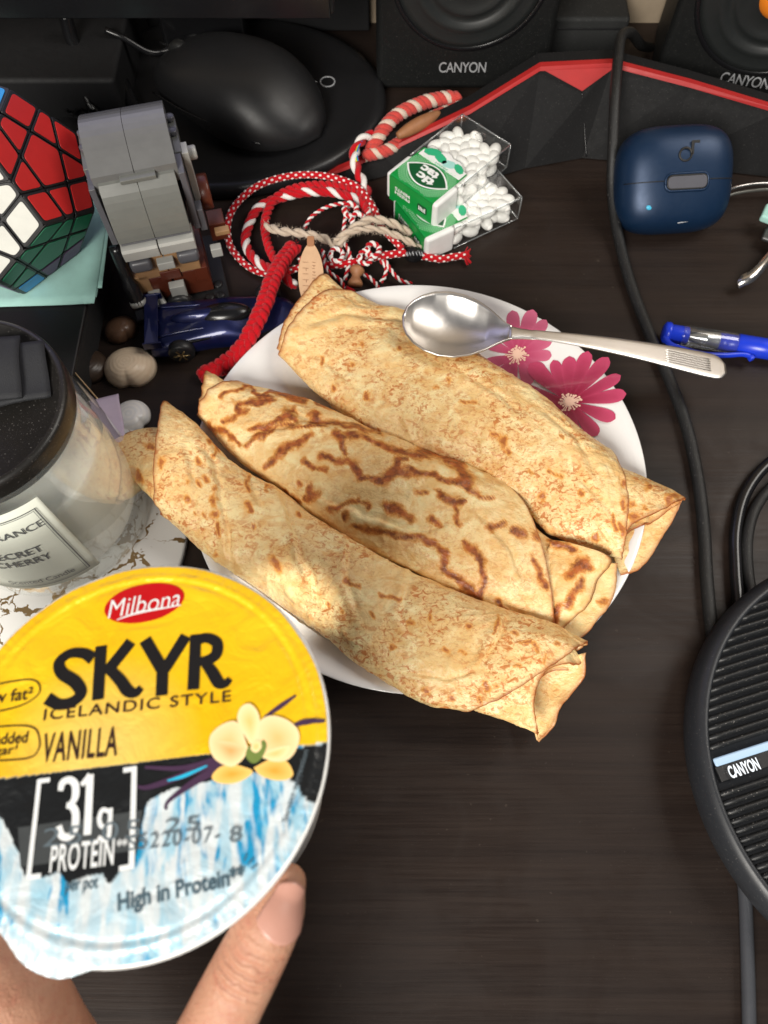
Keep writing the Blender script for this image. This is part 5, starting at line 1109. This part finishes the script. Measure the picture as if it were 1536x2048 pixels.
# ================================================================ cables on the right
def cable(name, label, pts, r, m, cat='cable', seg=14, joint=None):
    P = [W(x, y, z) for x, y, z in pts]; t = thing(name, label, cat, P[0]); tube('sheath', P, r, m, t, seg, .12, 10); return t
tc = cable('braided_cable', 'long black cable running down the right side past the spoon handle', [(1300, 95, .3), (1282, 90, 2.6), (1262, 66, 4.6), (1243, 74, 5.1), (1236, 120, 5.0), (1230, 190, 4.6), (1226, 290, 3.2), (1224, 380, 1.6), (1236, 470, .6), (1262, 570, .35), (1300, 670, .35), (1335, 750, .35), (1372, 850, .35), (1396, 960, .35), (1408, 1060, .35), (1413, 1150, .35), (1424, 1260, .35), (1446, 1360, .3)], .31, M['cable'])
cable('black_cable', 'outer loop of the black cable above the round speakerphone', [(1478, 1215, .4), (1472, 1140, .4), (1472, 1060, .4), (1492, 985, .4), (1540, 925, .4), (1620, 880, .4)], .30, M['blackgloss'])
cable('black_cable', 'inner loop of the black cable above the round speakerphone', [(1508, 1215, .4), (1496, 1140, .4), (1496, 1070, .5), (1515, 1010, .5), (1560, 960, .5), (1640, 920, .4)], .27, M['cable'])
cable('grey_cable', 'grey rubber cable leaving the round speakerphone at the bottom', [(1480, 1700, .35), (1490, 1790, .35), (1494, 1880, .35), (1497, 1980, .35), (1500, 2120, .35)], .27, M['greycable'])
o = cable('silver_wire', 'bright silver wire curving out from behind the earbud case', [(1440, 392, .5), (1462, 378, .9), (1500, 369, 1.1), (1545, 367, 1.2), (1600, 372, 1.2)], .10, M['steel'], 'wire')
cable('silver_wire', 'dull lower silver wire beside the earbud case', [(1440, 400, .3), (1466, 388, .5), (1505, 381, .6), (1550, 379, .6), (1600, 384, .6)], .10, mat('dull_steel', (.22, .22, .20), .4, .8), 'wire')

t = thing('nail_clipper', 'silver nail clipper lever with mint end at the right edge', 'nail clipper', W(1530, 500, .5))
P = [W(1478, 568, .8), W(1488, 558, 1.0), W(1508, 548, 1.2), (W(1534, 520, 1.35)), W(1575, 470, 1.2)]
vs = []; Q, L_ = resample(catmull(P, 8), .12); fr = frames(Q)
for i, (p, (T, N, B)) in enumerate(zip(Q, fr)):
    wv = .42*min(1, .55 + i/6); 
    for dx, dz in ((-wv, 0), (wv, 0), (wv, -.10), (-wv, -.10)): vs.append(p + B*dx*.55 + Vector((0, -.12*dx, dz - .22*(dx > 0))))
n = len(Q); fs = [(i*4+k, i*4+(k+1) % 4, (i+1)*4+(k+1) % 4, (i+1)*4+k) for i in range(n-1) for k in range(4)] + [(3, 2, 1, 0), tuple((n-1)*4+k for k in range(4))]
mesh('lever', vs, fs, M['steel'], t, True, True)
c = W(1548, 432, 1.2); bm = bmesh.new(); add_box(bm, c, (1.4, 1.2, .5), Rz(rad(-28)), .15, 3); bmobj('mint_grip', bm, M['mint'], t, 'auto', True)
bm = bmesh.new(); add_box(bm, c + Vector((-.1, -1.0, -.5)), (1.0, 1.2, .3), Rz(rad(-28)), .12, 3); bmobj('clipper_jaw', bm, mat('dull_clipper_steel', (.10, .10, .10), .45, .8), t, 'auto', True)

# ================================================================ round speakerphone
def make_puck():
    zt = 2.7
    rim = [(1386, 1420), (1432, 1236), (1530, 1166), (1404, 1590), (1462, 1740), (1536, 1828)]
    P = [W(x, y, 1.9) for x, y in rim]
    # least-squares circle
    import numpy as np
    A = np.array([[2*p.x, 2*p.y, 1] for p in P]); b = np.array([p.x**2 + p.y**2 for p in P]); s = np.linalg.lstsq(A, b, rcond=None)[0]; cx, cy = s[0], s[1]; R = math.sqrt(s[2] + cx*cx + cy*cy)
    b0, b1 = W(1415, 1532, 2.6), W(1536, 1488, 2.6); yaw = math.atan2(b1.y-b0.y, b1.x-b0.x)*.9; by = (Rz(-yaw) @ (b0.lerp(b1, .35) - Vector((cx, cy, 2.6)))).y
    t = thing('speakerphone', 'round black ribbed speakerphone with blue light bar', 'speakerphone', (cx, cy, 0), yaw)
    lathe('housing', [(0, .1), (R-.9, .1), (R-.3, .5), (R, 1.2), (R+.02, 1.9), (R-.12, 2.35), (R-.34, 2.60), (R-.50, 2.64), (R-.58, 2.55), (R-.60, 2.35), (0, 2.35)], mat('rubbery_black_housing', (.020, .022, .026), .42, bump=.05, bscale=20, dust=.2), t, 128)
    Ri = R - .56; rb = mat('black_grille_rib', (.009, .010, .011), .5, dust=.75); step = .36; y = -Ri + .3
    while y < Ri - .2:
        if not (-.85 < y - by < .30):
            hx = math.sqrt(max(.01, Ri*Ri - y*y)); bm = bmesh.new(); n = 24; pr = [(-.13, 2.30), (-.10, 2.47), (-.03, 2.53), (.03, 2.53), (.10, 2.47), (.13, 2.30)]
            vs = [];
            for i in range(n+1):
                x = -hx + 2*hx*i/n; sag = .10*(1-(x/Ri)**2)
                for dy, zz in pr: vs.append((x, y + dy + .35*(x/Ri)**2*0, zz + sag*.6))
            k = len(pr); fs = [(i*k+j, (i+1)*k+j, (i+1)*k+j+1, i*k+j+1) for i in range(n) for j in range(k-1)] + [tuple(range(k)), tuple(n*k+j for j in range(k-1, -1, -1))]
            bm.free(); mesh('grille_rib', vs, fs, rb, t, True)
        y += step
    lb = NT('blue_white_light_bar'); lb.set(col=(.36, .50, .66), emis=(.35, .52, .75), estr=.22, rough=.4)
    hx = math.sqrt(Ri**2 - by*by) - .1; bm = bmesh.new(); add_box(bm, (0, by, 2.56), (2*hx, .34, .16), None, .07, 2); bmobj('light_bar', bm, lb.m, t, 'auto')
    bm = bmesh.new(); add_box(bm, (0, by-.46, 2.42), (2*hx, .62, .14), None, .03, 1); bmobj('name_strip', bm, M['blackmatte'], t, 'auto')
    vs, fs = fit_text('CANYON', 1.35, .50, bold=.03, shear=.0); tt = NT('lit_white_lettering'); tt.set(col=(.75, .82, .9), emis=(.7, .85, 1), estr=.25)
    mesh('brand_lettering', [v + Vector((-hx + 1.05, by - .52, 2.62)) for v in vs], fs, tt.m, t, False)
make_puck()

# ================================================================ yogurt pot
LC = Vector((-6.06007, 2.52479, 16.48605)); LN = Vector((-0.06764, 0.075243, 0.994869)).normalized(); LX = Vector((0.9925985, 0.1058801, 0.05947791)); LX = (LX - LN*LX.dot(LN)).normalized(); LY = LN.cross(LX)
def LP(px, py):
    r = ray(px, py); o = Vector((0, 0, CAMH)); p = o + r*((LC - o).dot(LN)/r.dot(LN)) - LC; return p.dot(LX), p.dot(LY)
def inpoly(x, y, P):
    c = False; j = len(P)-1
    for i in range(len(P)):
        if (P[i][1] > y) != (P[j][1] > y) and x < (P[j][0]-P[i][0])*(y-P[i][1])/(P[j][1]-P[i][1]) + P[i][0]: c = not c
        j = i
    return c
def foil_z(x, y):
    r = math.hypot(x, y)
    z = noise.noise(Vector((x*.40, y*.40, 3)))*.035 + noise.noise(Vector((x*.8, y*.8, 8)))*.008
    a = math.atan2(y, x); z += (noise.noise(Vector((math.cos(a)*4, math.sin(a)*4, r*.25)))*.05)*sstep(2.2, 4.0, r)*(1 - sstep(4.1, 4.3, r)); z *= (1 - sstep(4.1, 4.35, r)*.85)
    z += .032*math.exp(-((r-4.40)/.09)**2) - .02*math.exp(-((r-4.25)/.07)**2) - .02*sstep(4.55, 4.8, r) + .008*math.sin(a*120)*sstep(4.35, 4.5, r)
    return z
def make_pot():
    t = thing('yogurt_pot', 'round yogurt pot held up, with yellow, black and ice blue foil lid', 'yogurt pot', LC, mat=Matrix((LX, LY, LN)).transposed())
    wp = mat('white_pot_plastic', (.78, .78, .76), .35)
    lathe('pot_wall', [(4.76, -.05), (4.78, -.10), (4.76, -.18), (4.58, -.22), (4.42, -.6), (4.36, -1.2), (4.2, -3), (3.7, -6.6), (3.4, -6.9), (0, -6.9)], wp, t, 128)
    lathe('pot_rim', [(4.4, -.10), (4.6, -.06), (4.74, -.045), (4.78, -.10)], wp, t, 128)
    # foil with tab and printed colours
    black = [LP(x, y) for x, y in [(-160, 1578), (0, 1558), (150, 1540), (300, 1522), (420, 1508), (470, 1500), (600, 1494), (700, 1480), (760, 1560), (650, 1640), (634, 1610), (618, 1602), (604, 1594), (597, 1572), (585, 1560), (560, 1545), (520, 1545), (480, 1552), (445, 1556), (420, 1562), (380, 1568), (345, 1578), (320, 1588), (296, 1604), (286, 1640), (276, 1700), (262, 1738), (240, 1742), (222, 1768), (205, 1748), (172, 1752), (140, 1768), (120, 1742), (95, 1756), (66, 1752), (48, 1748), (40, 1712), (25, 1680), (5, 1640), (-25, 1625), (-60, 1650), (-120, 1700), (-200, 1700)]]
    nr, na = 150, 420; vs = []; cy = []; ck = []; tab = math.atan2(LP(85, 1928)[1], LP(85, 1928)[0])
    edge_yb = lambda x: lerp(LP(0, 1558)[1], LP(655, 1485)[1], (x - LP(0, 1558)[0])/(LP(655, 1485)[0] - LP(0, 1558)[0]))
    for i in range(nr+1):
        for k in range(na):
            a = 2*math.pi*k/na; da = (a - tab + math.pi) % (2*math.pi) - math.pi; Ro = 4.70 + .03*noise.noise(Vector((math.cos(a)*5, math.sin(a)*5, 1))) + .34*math.exp(-(abs(da)/.20)**3)
            q = i/nr; r = Ro*q if q < .9 else lerp(.9*4.7, Ro, (q-.9)/.1)
            if q < .9: r = 4.7*q
            x, y = r*math.cos(a), r*math.sin(a); z = foil_z(x, y)
            if r > 4.7: z -= (r-4.7)*.25
            vs.append((x, y, z)); 
            jx = x + noise.noise(Vector((x*3, y*3, 0)))*.05; jy = y + noise.noise(Vector((x*3, y*3, 7)))*.05
            isb = inpoly(x if y > edge_yb(x)-.12 else jx, y if y > edge_yb(x)-.12 else jy, black); cy.append(1.0 if y > edge_yb(x) and not isb else 0.0); ck.append(1.0 if isb else 0.0)
    fs = [(i*na+k, (i+1)*na+k, (i+1)*na+(k+1) % na, i*na+(k+1) % na) for i in range(1, nr) for k in range(na)] + [(0, na+k, na+(k+1) % na) for k in range(na)]
    n = NT('printed_foil'); ay = n.n('Attribute', attribute_name='yellow').outputs['Fac']; ak = n.n('Attribute', attribute_name='black').outputs['Fac']
    v = n.map((1.1, .26, 1), (0, 0, rad(-12))); s1 = n.noise(1.3, 5, .6, .6, v); s2 = n.noise(.45, 4, .6, .2); s3 = n.noise(2.6, 3, .5, .4, n.map((1.3, .30, 1), (0, 0, rad(10))))
    ice = n.mix(n.ramp(s2, .38, .62), (.54, .68, .75), (.26, .56, .72)); ice = n.mix(n.ramp(n.math('MULTIPLY', s1, n.math('ADD', s2, .5)), .53, .58), ice, (.012, .30, .56)); ice = n.mix(n.ramp(s3, .44, .58), ice, (.70, .76, .78))
    gl_ = n.noise(.30, 2); yel = n.mix(n.ramp(gl_, .40, .62), (.90, .52, .005), (.92, .58, .012)); 
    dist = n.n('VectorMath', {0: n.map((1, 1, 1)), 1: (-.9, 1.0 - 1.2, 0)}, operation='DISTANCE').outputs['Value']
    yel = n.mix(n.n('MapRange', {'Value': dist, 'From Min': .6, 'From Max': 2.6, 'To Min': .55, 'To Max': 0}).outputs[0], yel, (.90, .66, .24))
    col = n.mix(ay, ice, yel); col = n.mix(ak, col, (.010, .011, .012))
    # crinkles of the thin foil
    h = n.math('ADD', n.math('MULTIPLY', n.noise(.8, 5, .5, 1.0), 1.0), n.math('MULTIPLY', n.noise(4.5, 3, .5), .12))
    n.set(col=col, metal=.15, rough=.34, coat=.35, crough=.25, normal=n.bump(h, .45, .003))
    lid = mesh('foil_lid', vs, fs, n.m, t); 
    for nm, dat in (('yellow', cy), ('black', ck)): a = lid.data.attributes.new(nm, 'FLOAT', 'POINT'); a.data.foreach_set('value', dat)
    BLK = mat('lid_black_print', (.012, .011, .012), .38, metal=.2); BRN = mat('lid_dark_brown_print', (.030, .012, .010), .4); RED = mat('lid_red_print', (.62, .008, .012), .30, metal=.3)
    WHT = mat('lid_white_print', (.80, .82, .82), .36, metal=.1); GRY = mat('lid_grey_stamp', (.10, .13, .15), .5); DBL = mat('lid_slate_print', (.055, .10, .13), .45); VAN = mat('lid_vanilla_pod_print', (.055, .025, .06), .4)
    def pr(name, pts2, fs, m, lay): return mesh(name, [(x, y, foil_z(x, y) + .010 + .005*lay) for x, y in pts2], fs, m, lid, False)
    def poly(name, pts, m, lay): 
        cx = sum(p[0] for p in pts)/len(pts); cy_ = sum(p[1] for p in pts)/len(pts); n_ = len(pts)
        ring = [(cx + (x-cx)*.5, cy_ + (y-cy_)*.5) for x, y in pts]; allp = [(cx, cy_)] + ring + pts
        fs = [(0, 1+i, 1+(i+1) % n_) for i in range(n_)] + [(1+i, 1+n_+i, 1+n_+(i+1) % n_, 1+(i+1) % n_) for i in range(n_)]; o_ = pr(name, allp, fs, m, lay); a_ = o_.data.attributes.new('along', 'FLOAT', 'POINT'); a_.data.foreach_set('value', [0.0] + [.5]*n_ + [1.0]*n_); return o_
    def stroke(name, paths, m, lay, closed=False):
        """paths: list of [(px, py, width px)]"""
        geo = []
        for pa in paths:
            P = catmull([(LP(x, y)[0], LP(x, y)[1], w_/84.) for x, y, w_ in pa], 8) if len(pa) > 2 else [Vector((*LP(x, y), w_/84.)) for x, y, w_ in pa]
            if len(P) == 2: P = [P[0].lerp(P[1], i/8) for i in range(9)]
            vs_ = []
            for i in range(len(P)):
                d = (P[min(i+1, len(P)-1)] - P[max(i-1, 0)]); d.z = 0; d.normalize(); s = Vector((-d.y, d.x, 0))*P[i].z*.5; b_ = Vector((P[i].x, P[i].y, 0)); vs_ += [b_ - s, b_ + s]
            geo.append((vs_, [(2*i, 2*i+1, 2*i+3, 2*i+2) for i in range(len(P)-1)]))
        vs_, fs_ = join_geo(geo); return pr(name, [(v_.x, v_.y) for v_ in vs_], fs_, m, lay)
    def word(name, body, l, r, h, m, lay, **k):
        """word between two photo points on its mid line, h = letter height in photo pixels"""
        a = Vector(LP(*l)); b = Vector(LP(*r)); d = b-a; wd = d.length; d.normalize(); u = Vector((-d.y, d.x)); vs_, fs_ = fit_text(body, wd, h/84., **k); c_ = (a+b)/2
        return pr(name, [tuple(c_ + d*v_.x + u*v_.y) for v_ in vs_], fs_, m, lay)
    # red oval
    c_ = Vector(LP(289, 1206)); d = (Vector(LP(369, 1190)) - Vector(LP(209, 1219))); A_ = d.length/2 ; d.normalize(); u = Vector((-d.y, d.x))
    poly('brand_oval', [tuple(c_ + d*(A_*math.cos(q*math.pi/24)) + u*(.545*math.sin(q*math.pi/24))) for q in range(48)], RED, 1)
    word('brand_lettering', 'Milbona', (216, 1220), (360, 1195), 42, WHT, 3, shear=.24, bold=-.004)
    stroke('brand_swoosh', [[(234, 1240, 2), (270, 1228, 5), (310, 1219, 5), (364, 1211, 1)]], WHT, 3)
    # SKYR in drawn letters
    S_ = [[(186, 1318, 30), (168, 1307, 27), (140, 1307, 25), (119, 1324, 27), (124, 1346, 30), (150, 1364, 31), (162, 1386, 29), (145, 1404, 27), (118, 1409, 27), (94, 1397, 30)]]
    K_ = [[(202, 1292, 29), (196, 1400, 29)], [(262, 1284, 30), (214, 1344, 30)], [(216, 1336, 24), (240, 1360, 28), (256, 1382, 29), (272, 1387, 22), (283, 1376, 18)]]
    Y_ = [[(290, 1280, 30), (324, 1338, 30)], [(372, 1273, 30), (330, 1340, 28)], [(326, 1328, 29), (324, 1392, 29)]]
    R_ = [[(392, 1270, 28), (387, 1380, 29)], [(392, 1281, 26), (415, 1277, 25), (434, 1287, 27), (432, 1310, 28), (412, 1322, 24), (392, 1324, 22)], [(406, 1320, 22), (424, 1344, 28), (438, 1366, 28), (452, 1367, 20), (460, 1358, 16)]]
    for k, g in enumerate((S_, K_, Y_, R_)): stroke('lid_letter', [[(x, y, w_*.87) for x, y, w_ in pa] for pa in g], BLK, 2 + .25*k)
    word('lid_lettering', 'ICELANDIC STYLE', (88, 1430), (462, 1392), 24, BRN, 2, spacing=1.15, bold=.008)
    word('lid_lettering', 'VANILLA', (86, 1497), (236, 1482), 60, BRN, 2, bold=.012, spacing=1.1)
    word('lid_lettering', 'low fat\u00b2', (-36, 1398), (66, 1386), 27, BRN, 2, bold=.012)
    word('lid_lettering', 'no added', (-46, 1482), (56, 1474), 24, BRN, 2, bold=.012)
    word('lid_lettering', 'sugar\u00b9', (-38, 1509), (34, 1501), 24, BRN, 2, bold=.012)
    stroke('lid_outline', [[(-40, 1376, 3), (20, 1364, 3), (64, 1360, 3), (80, 1372, 3), (74, 1392, 3), (40, 1412, 3), (-20, 1425, 3), (-50, 1418, 3), (-55, 1392, 3), (-40, 1376, 3)]], BRN, 2)
    stroke('lid_outline', [[(-50, 1460, 3), (20, 1452, 3), (66, 1455, 3), (79, 1478, 3), (76, 1502, 3), (55, 1517, 3), (-20, 1522, 3), (-50, 1516, 3)]], BRN, 2)
    # protein block
    stroke('bracket', [[(101, 1560, 9), (78, 1563, 9)], [(80, 1559, 9), (58, 1758, 9)], [(54, 1756, 10), (83, 1752, 10)], [(247, 1541, 10), (274, 1537, 10)], [(269, 1536, 11), (264, 1738, 11)], [(239, 1738, 10), (267, 1733, 10)]], WHT, 4)
    stroke('lid_letter', [[(122, 1582, 11), (126, 1566, 14), (140, 1560, 14), (151, 1570, 15), (151, 1594, 15), (142, 1608, 11), (134, 1611, 10)], [(134, 1611, 10), (146, 1614, 14), (152, 1630, 15), (149, 1660, 15), (138, 1674, 14), (124, 1671, 14), (118, 1652, 12)]], WHT, 4)
    stroke('lid_letter', [[(163, 1570, 9), (172, 1562, 12), (182, 1550, 15)], [(181, 1549, 15), (175, 1670, 15)]], WHT, 4)
    stroke('lid_letter', [[(220, 1624, 8), (206, 1620, 9), (199, 1636, 9), (203, 1652, 9), (214, 1652, 8), (221, 1640, 8)], [(222, 1616, 9), (218, 1672, 9), (208, 1680, 9), (197, 1674, 7)]], WHT, 4.2)
    word('lid_lettering', 'PROTEIN', (102, 1718), (229, 1702), 50, WHT, 4.5, bold=.018, spacing=1.08)
    word('lid_lettering', '**', (234, 1686), (256, 1684), 14, WHT, 4.5, bold=.01)
    word('lid_lettering', 'per pot', (132, 1777), (196, 1770), 26, DBL, 2, bold=.012)
    poly('stamp_field_off'[:11], [LP(*p) for p in [(36, 1655), (285, 1620), (276, 1700), (42, 1735)]], mat('lid_grey_field', (.045, .050, .052), .45), 2)
    word('date_stamp', '25.05', (88, 1676), (282, 1656), 34, GRY, 5, spacing=1.2); word('date_stamp', '25', (332, 1653), (400, 1646), 26, GRY, 5, spacing=1.2)
    word('date_stamp', 'S5220-07-', (258, 1686), (440, 1668), 28, GRY, 5, spacing=1.15); word('date_stamp', '8', (460, 1670), (484, 1668), 28, GRY, 5)
    word('lid_lettering', 'High in Protein**', (236, 1810), (492, 1752), 42, DBL, 2, bold=.026)
    stroke('lid_outline', [[(497, 1728, 3), (508, 1716, 3)], [(503, 1738, 3), (516, 1728, 3)], [(489, 1722, 3), (494, 1708, 3)]], DBL, 2)
    word('lid_lettering', 'Serving suggestion', (570, 1645), (614, 1500), 15, GRY, 5, bold=.01)
    # vanilla pods and orchid
    stroke('vanilla_pod', [[(528, 1436, 5), (560, 1414, 10), (592, 1392, 5)], [(586, 1452, 7), (612, 1444, 12), (650, 1442, 6)], [(470, 1520, 16), (400, 1558, 16), (345, 1596, 9), (332, 1612, 6), (334, 1620, 4)], [(470, 1510, 12), (380, 1546, 14), (300, 1574, 10), (270, 1572, 4)], [(450, 1512, 10), (370, 1536, 10), (290, 1535, 6)]], VAN, 3)
    stroke('vanilla_pod', [[(415, 1532, 3), (370, 1552, 7), (336, 1562, 3)]], mat('lid_cyan_print', (.02, .45, .70), .4), 4.2)
    pa = petal_mat('orchid_pale_print', (.88, .52, .20), (.95, .76, .44)); pb = petal_mat('orchid_gold_print', (.84, .38, .05), (.94, .62, .18)); pc = petal_mat('orchid_cream_print', (.90, .58, .20), (.96, .80, .46)); pg = mat('orchid_green_print', (.16, .22, .05), .4); pi = petal_mat('orchid_peach_print', (.82, .40, .14), (.93, .68, .36))
    def petal(pts, m, lay): P = catmull([(x, y, 0) for x, y in pts + pts[:1]], 5)[:-1]; poly('orchid_petal', [LP(p.x, p.y) for p in P], m, lay)
    petal([(500, 1538), (470, 1530), (442, 1534), (425, 1552), (432, 1564), (460, 1568), (488, 1560), (506, 1545)], pb, 5)
    petal([(508, 1536), (540, 1520), (572, 1522), (587, 1548), (572, 1560), (545, 1560), (520, 1550)], pb, 5.4)
    petal([(498, 1500), (478, 1448), (452, 1446), (424, 1468), (420, 1495), (432, 1520), (462, 1534), (484, 1522)], pa, 6)
    petal([(492, 1498), (470, 1486), (432, 1484), (440, 1508), (462, 1524), (482, 1514)], pi, 6.5)
    petal([(512, 1500), (516, 1450), (540, 1432), (574, 1440), (597, 1462), (596, 1492), (576, 1520), (540, 1522)], pa, 6.2)
    petal([(500, 1488), (476, 1444), (482, 1416), (500, 1408), (516, 1424), (520, 1450), (510, 1486)], pc, 7)
    petal([(516, 1512), (548, 1498), (580, 1492), (568, 1514), (540, 1520)], pc, 6.8)
    petal([(498, 1492), (492, 1510), (500, 1524), (512, 1527), (526, 1514), (534, 1492), (526, 1480), (522, 1500), (512, 1510), (504, 1506)], pg, 8)
    petal([(504, 1486), (518, 1482), (524, 1494), (514, 1506), (503, 1500)], pc, 8.5)
make_pot()

# ================================================================ hand holding the pot
def make_hand():
    t = thing('person', 'bare hand gripping the yogurt pot, thumb on its right side', 'person', W(230, 2400, 9.5))
    H = lambda x, y, z: W(x, y, z)
    palm = H(225, 2420, 9.0)
    ch = [([H(574, 1766, 15.0), H(556, 1808, 14.9), H(532, 1860, 14.7), H(496, 1930, 14.2), H(455, 2010, 13.6), H(412, 2100, 12.6), H(350, 2230, 11.2), palm], [.50, .72, .80, .86, .90, 1.0, 1.35, 2.2]),
          ([H(-150, 1290, 12.6), H(-205, 1400, 12.4), H(-225, 1560, 12.6), H(-180, 1720, 12.8), H(-95, 1875, 12.9), H(0, 1992, 12.7), H(70, 2140, 11.6), palm], [.60, .78, .85, .95, 1.15, 1.50, 1.7, 2.2]),
          ([H(-170, 1250, 10.4), H(-240, 1370, 10.3), H(-270, 1550, 10.5), H(-220, 1760, 10.6), H(-100, 1980, 10.6), H(60, 2220, 9.6), palm], [.60, .78, .88, .98, 1.2, 1.6, 2.2]),
          ([H(-160, 1290, 8.5), H(-235, 1400, 8.4), H(-260, 1570, 8.5), H(-210, 1800, 8.4), H(-90, 2030, 8.4), H(80, 2300, 7.8), palm], [.56, .74, .82, .92, 1.15, 1.5, 2.2]),
          ([H(-110, 1400, 6.9), H(-190, 1500, 6.8), H(-210, 1640, 6.9), H(-160, 1850, 6.8), H(-40, 2080, 6.8), H(120, 2350, 6.8), palm], [.50, .64, .70, .8, 1.0, 1.4, 2.2]),
          ([palm, H(260, 2650, 7.8), H(330, 2980, 6.8), H(420, 3400, 6.0), H(520, 3800, 5.6)], [2.5, 2.7, 2.5, 2.8, 3.2])]
    geo = []
    for P, R in ch:
        tot = len(P)-1; Q = catmull(P, 8); 
        rf = lambda u, R=R, tot=tot: interp_s([(i/tot, r) for i, r in enumerate(R)], u)
        geo.append(tube_geo(Q, rf, 20)); geo.append(ellipsoid_geo(P[0], R[0], R[0], R[0], None, 20, 12)); geo.append(ellipsoid_geo(P[-1], R[-1], R[-1], R[-1], None, 20, 12))
    vs, fs = join_geo(geo)
    sk = NT('skin'); pos = sk.n('NewGeometry').outputs['Position']; ipj = H(488, 1944, 15.0)*CM
    dd = sk.n('VectorMath', {0: pos, 1: tuple(ipj)}, operation='DISTANCE').outputs['Value']; msk = sk.n('MapRange', {'Value': dd, 'From Min': .004, 'From Max': .012, 'To Min': 1, 'To Max': 0}).outputs[0]
    ax = (H(455, 2010, 13.6) - H(532, 1860, 14.7)).normalized()
    al = sk.n('VectorMath', {0: pos, 1: tuple(ax)}, operation='DOT_PRODUCT').outputs['Value']; nz = sk.noise(1.4, 3)
    wv = sk.math('SINE', sk.math('ADD', sk.math('MULTIPLY', al, 2200), sk.math('MULTIPLY', nz, 9)))
    h = sk.math('ADD', sk.math('MULTIPLY', sk.noise(9, 6, .65), .6), sk.math('MULTIPLY', sk.math('MULTIPLY', wv, msk), .55)); h = sk.math('ADD', h, sk.math('MULTIPLY', sk.n('TexVoronoi', {'Vector': sk.map(), 'Scale': 13}).outputs[0], .25))
    c = sk.mix(sk.ramp(sk.noise(.9, 5, .6), .35, .65), (.44, .215, .135), (.53, .29, .19)); c = sk.mix(sk.math('MULTIPLY', sk.ramp(sk.noise(3.5, 5, .65), .50, .70), .7), c, (.44, .175, .115))
    c = sk.mix(sk.math('MULTIPLY', sk.math('MULTIPLY', msk, sk.ramp(wv, .0, .9, (1, 1, 1, 1), (0, 0, 0, 1))), .22), c, (.36, .14, .09))
    sk.set(col=c, rough=.46, sss=.16, spec=.4, normal=sk.bump(h, .55, .0010)); sk.b.inputs['Subsurface Radius'].default_value = (.008, .003, .0015)
    o = mesh('hand_skin', vs, fs, sk.m, t, True, True)
    rm = o.modifiers.new('remesh', 'REMESH'); rm.mode = 'VOXEL'; rm.voxel_size = .0011; rm.use_smooth_shade = True
    sm = o.modifiers.new('smooth', 'CORRECTIVE_SMOOTH' if False else 'SMOOTH'); sm.factor = .6; sm.iterations = 9
    # thumb nail
    P = catmull(ch[0][0], 8)[2:17]; axd = (P[-1]-P[0]).normalized(); toC = (Vector((0, 0, CAMH)) - P[5]).normalized(); N = (toC + Vector((.50, .12, 0))).normalized(); N = (N - axd*N.dot(axd)).normalized(); B = axd.cross(N)
    vs = []; nu, nv = 16, 14; L = 1.32; rr = [(0, .50), (.3, .70), (.6, .80), (1, .83)]
    for i in range(nu+1):
        u = i/nu
        for j in range(nv+1):
            v = 2*j/nv - 1; uu = u*L*(1 - .22*v*v) - .40 + .20*v*v*(1-u); p0 = P[0] + axd*uu; r = interp_s(rr, clamp(uu/L)) - .22*max(0, -uu); a = v*rad(52)
            vs.append(p0 + N*(r*math.cos(a)*.98 + .075) + B*(r*math.sin(a)*.96))
    fs = [(i*(nv+1)+j, (i+1)*(nv+1)+j, (i+1)*(nv+1)+j+1, i*(nv+1)+j+1) for i in range(nu) for j in range(nv)]
    nl = mesh('thumbnail', vs, fs, mat('fingernail', (.50, .26, .20), .36, var=.08, coat=.12), t, True, True); md = nl.modifiers.new('s', 'SOLIDIFY'); md.thickness = .0006; md.offset = 0
make_hand()
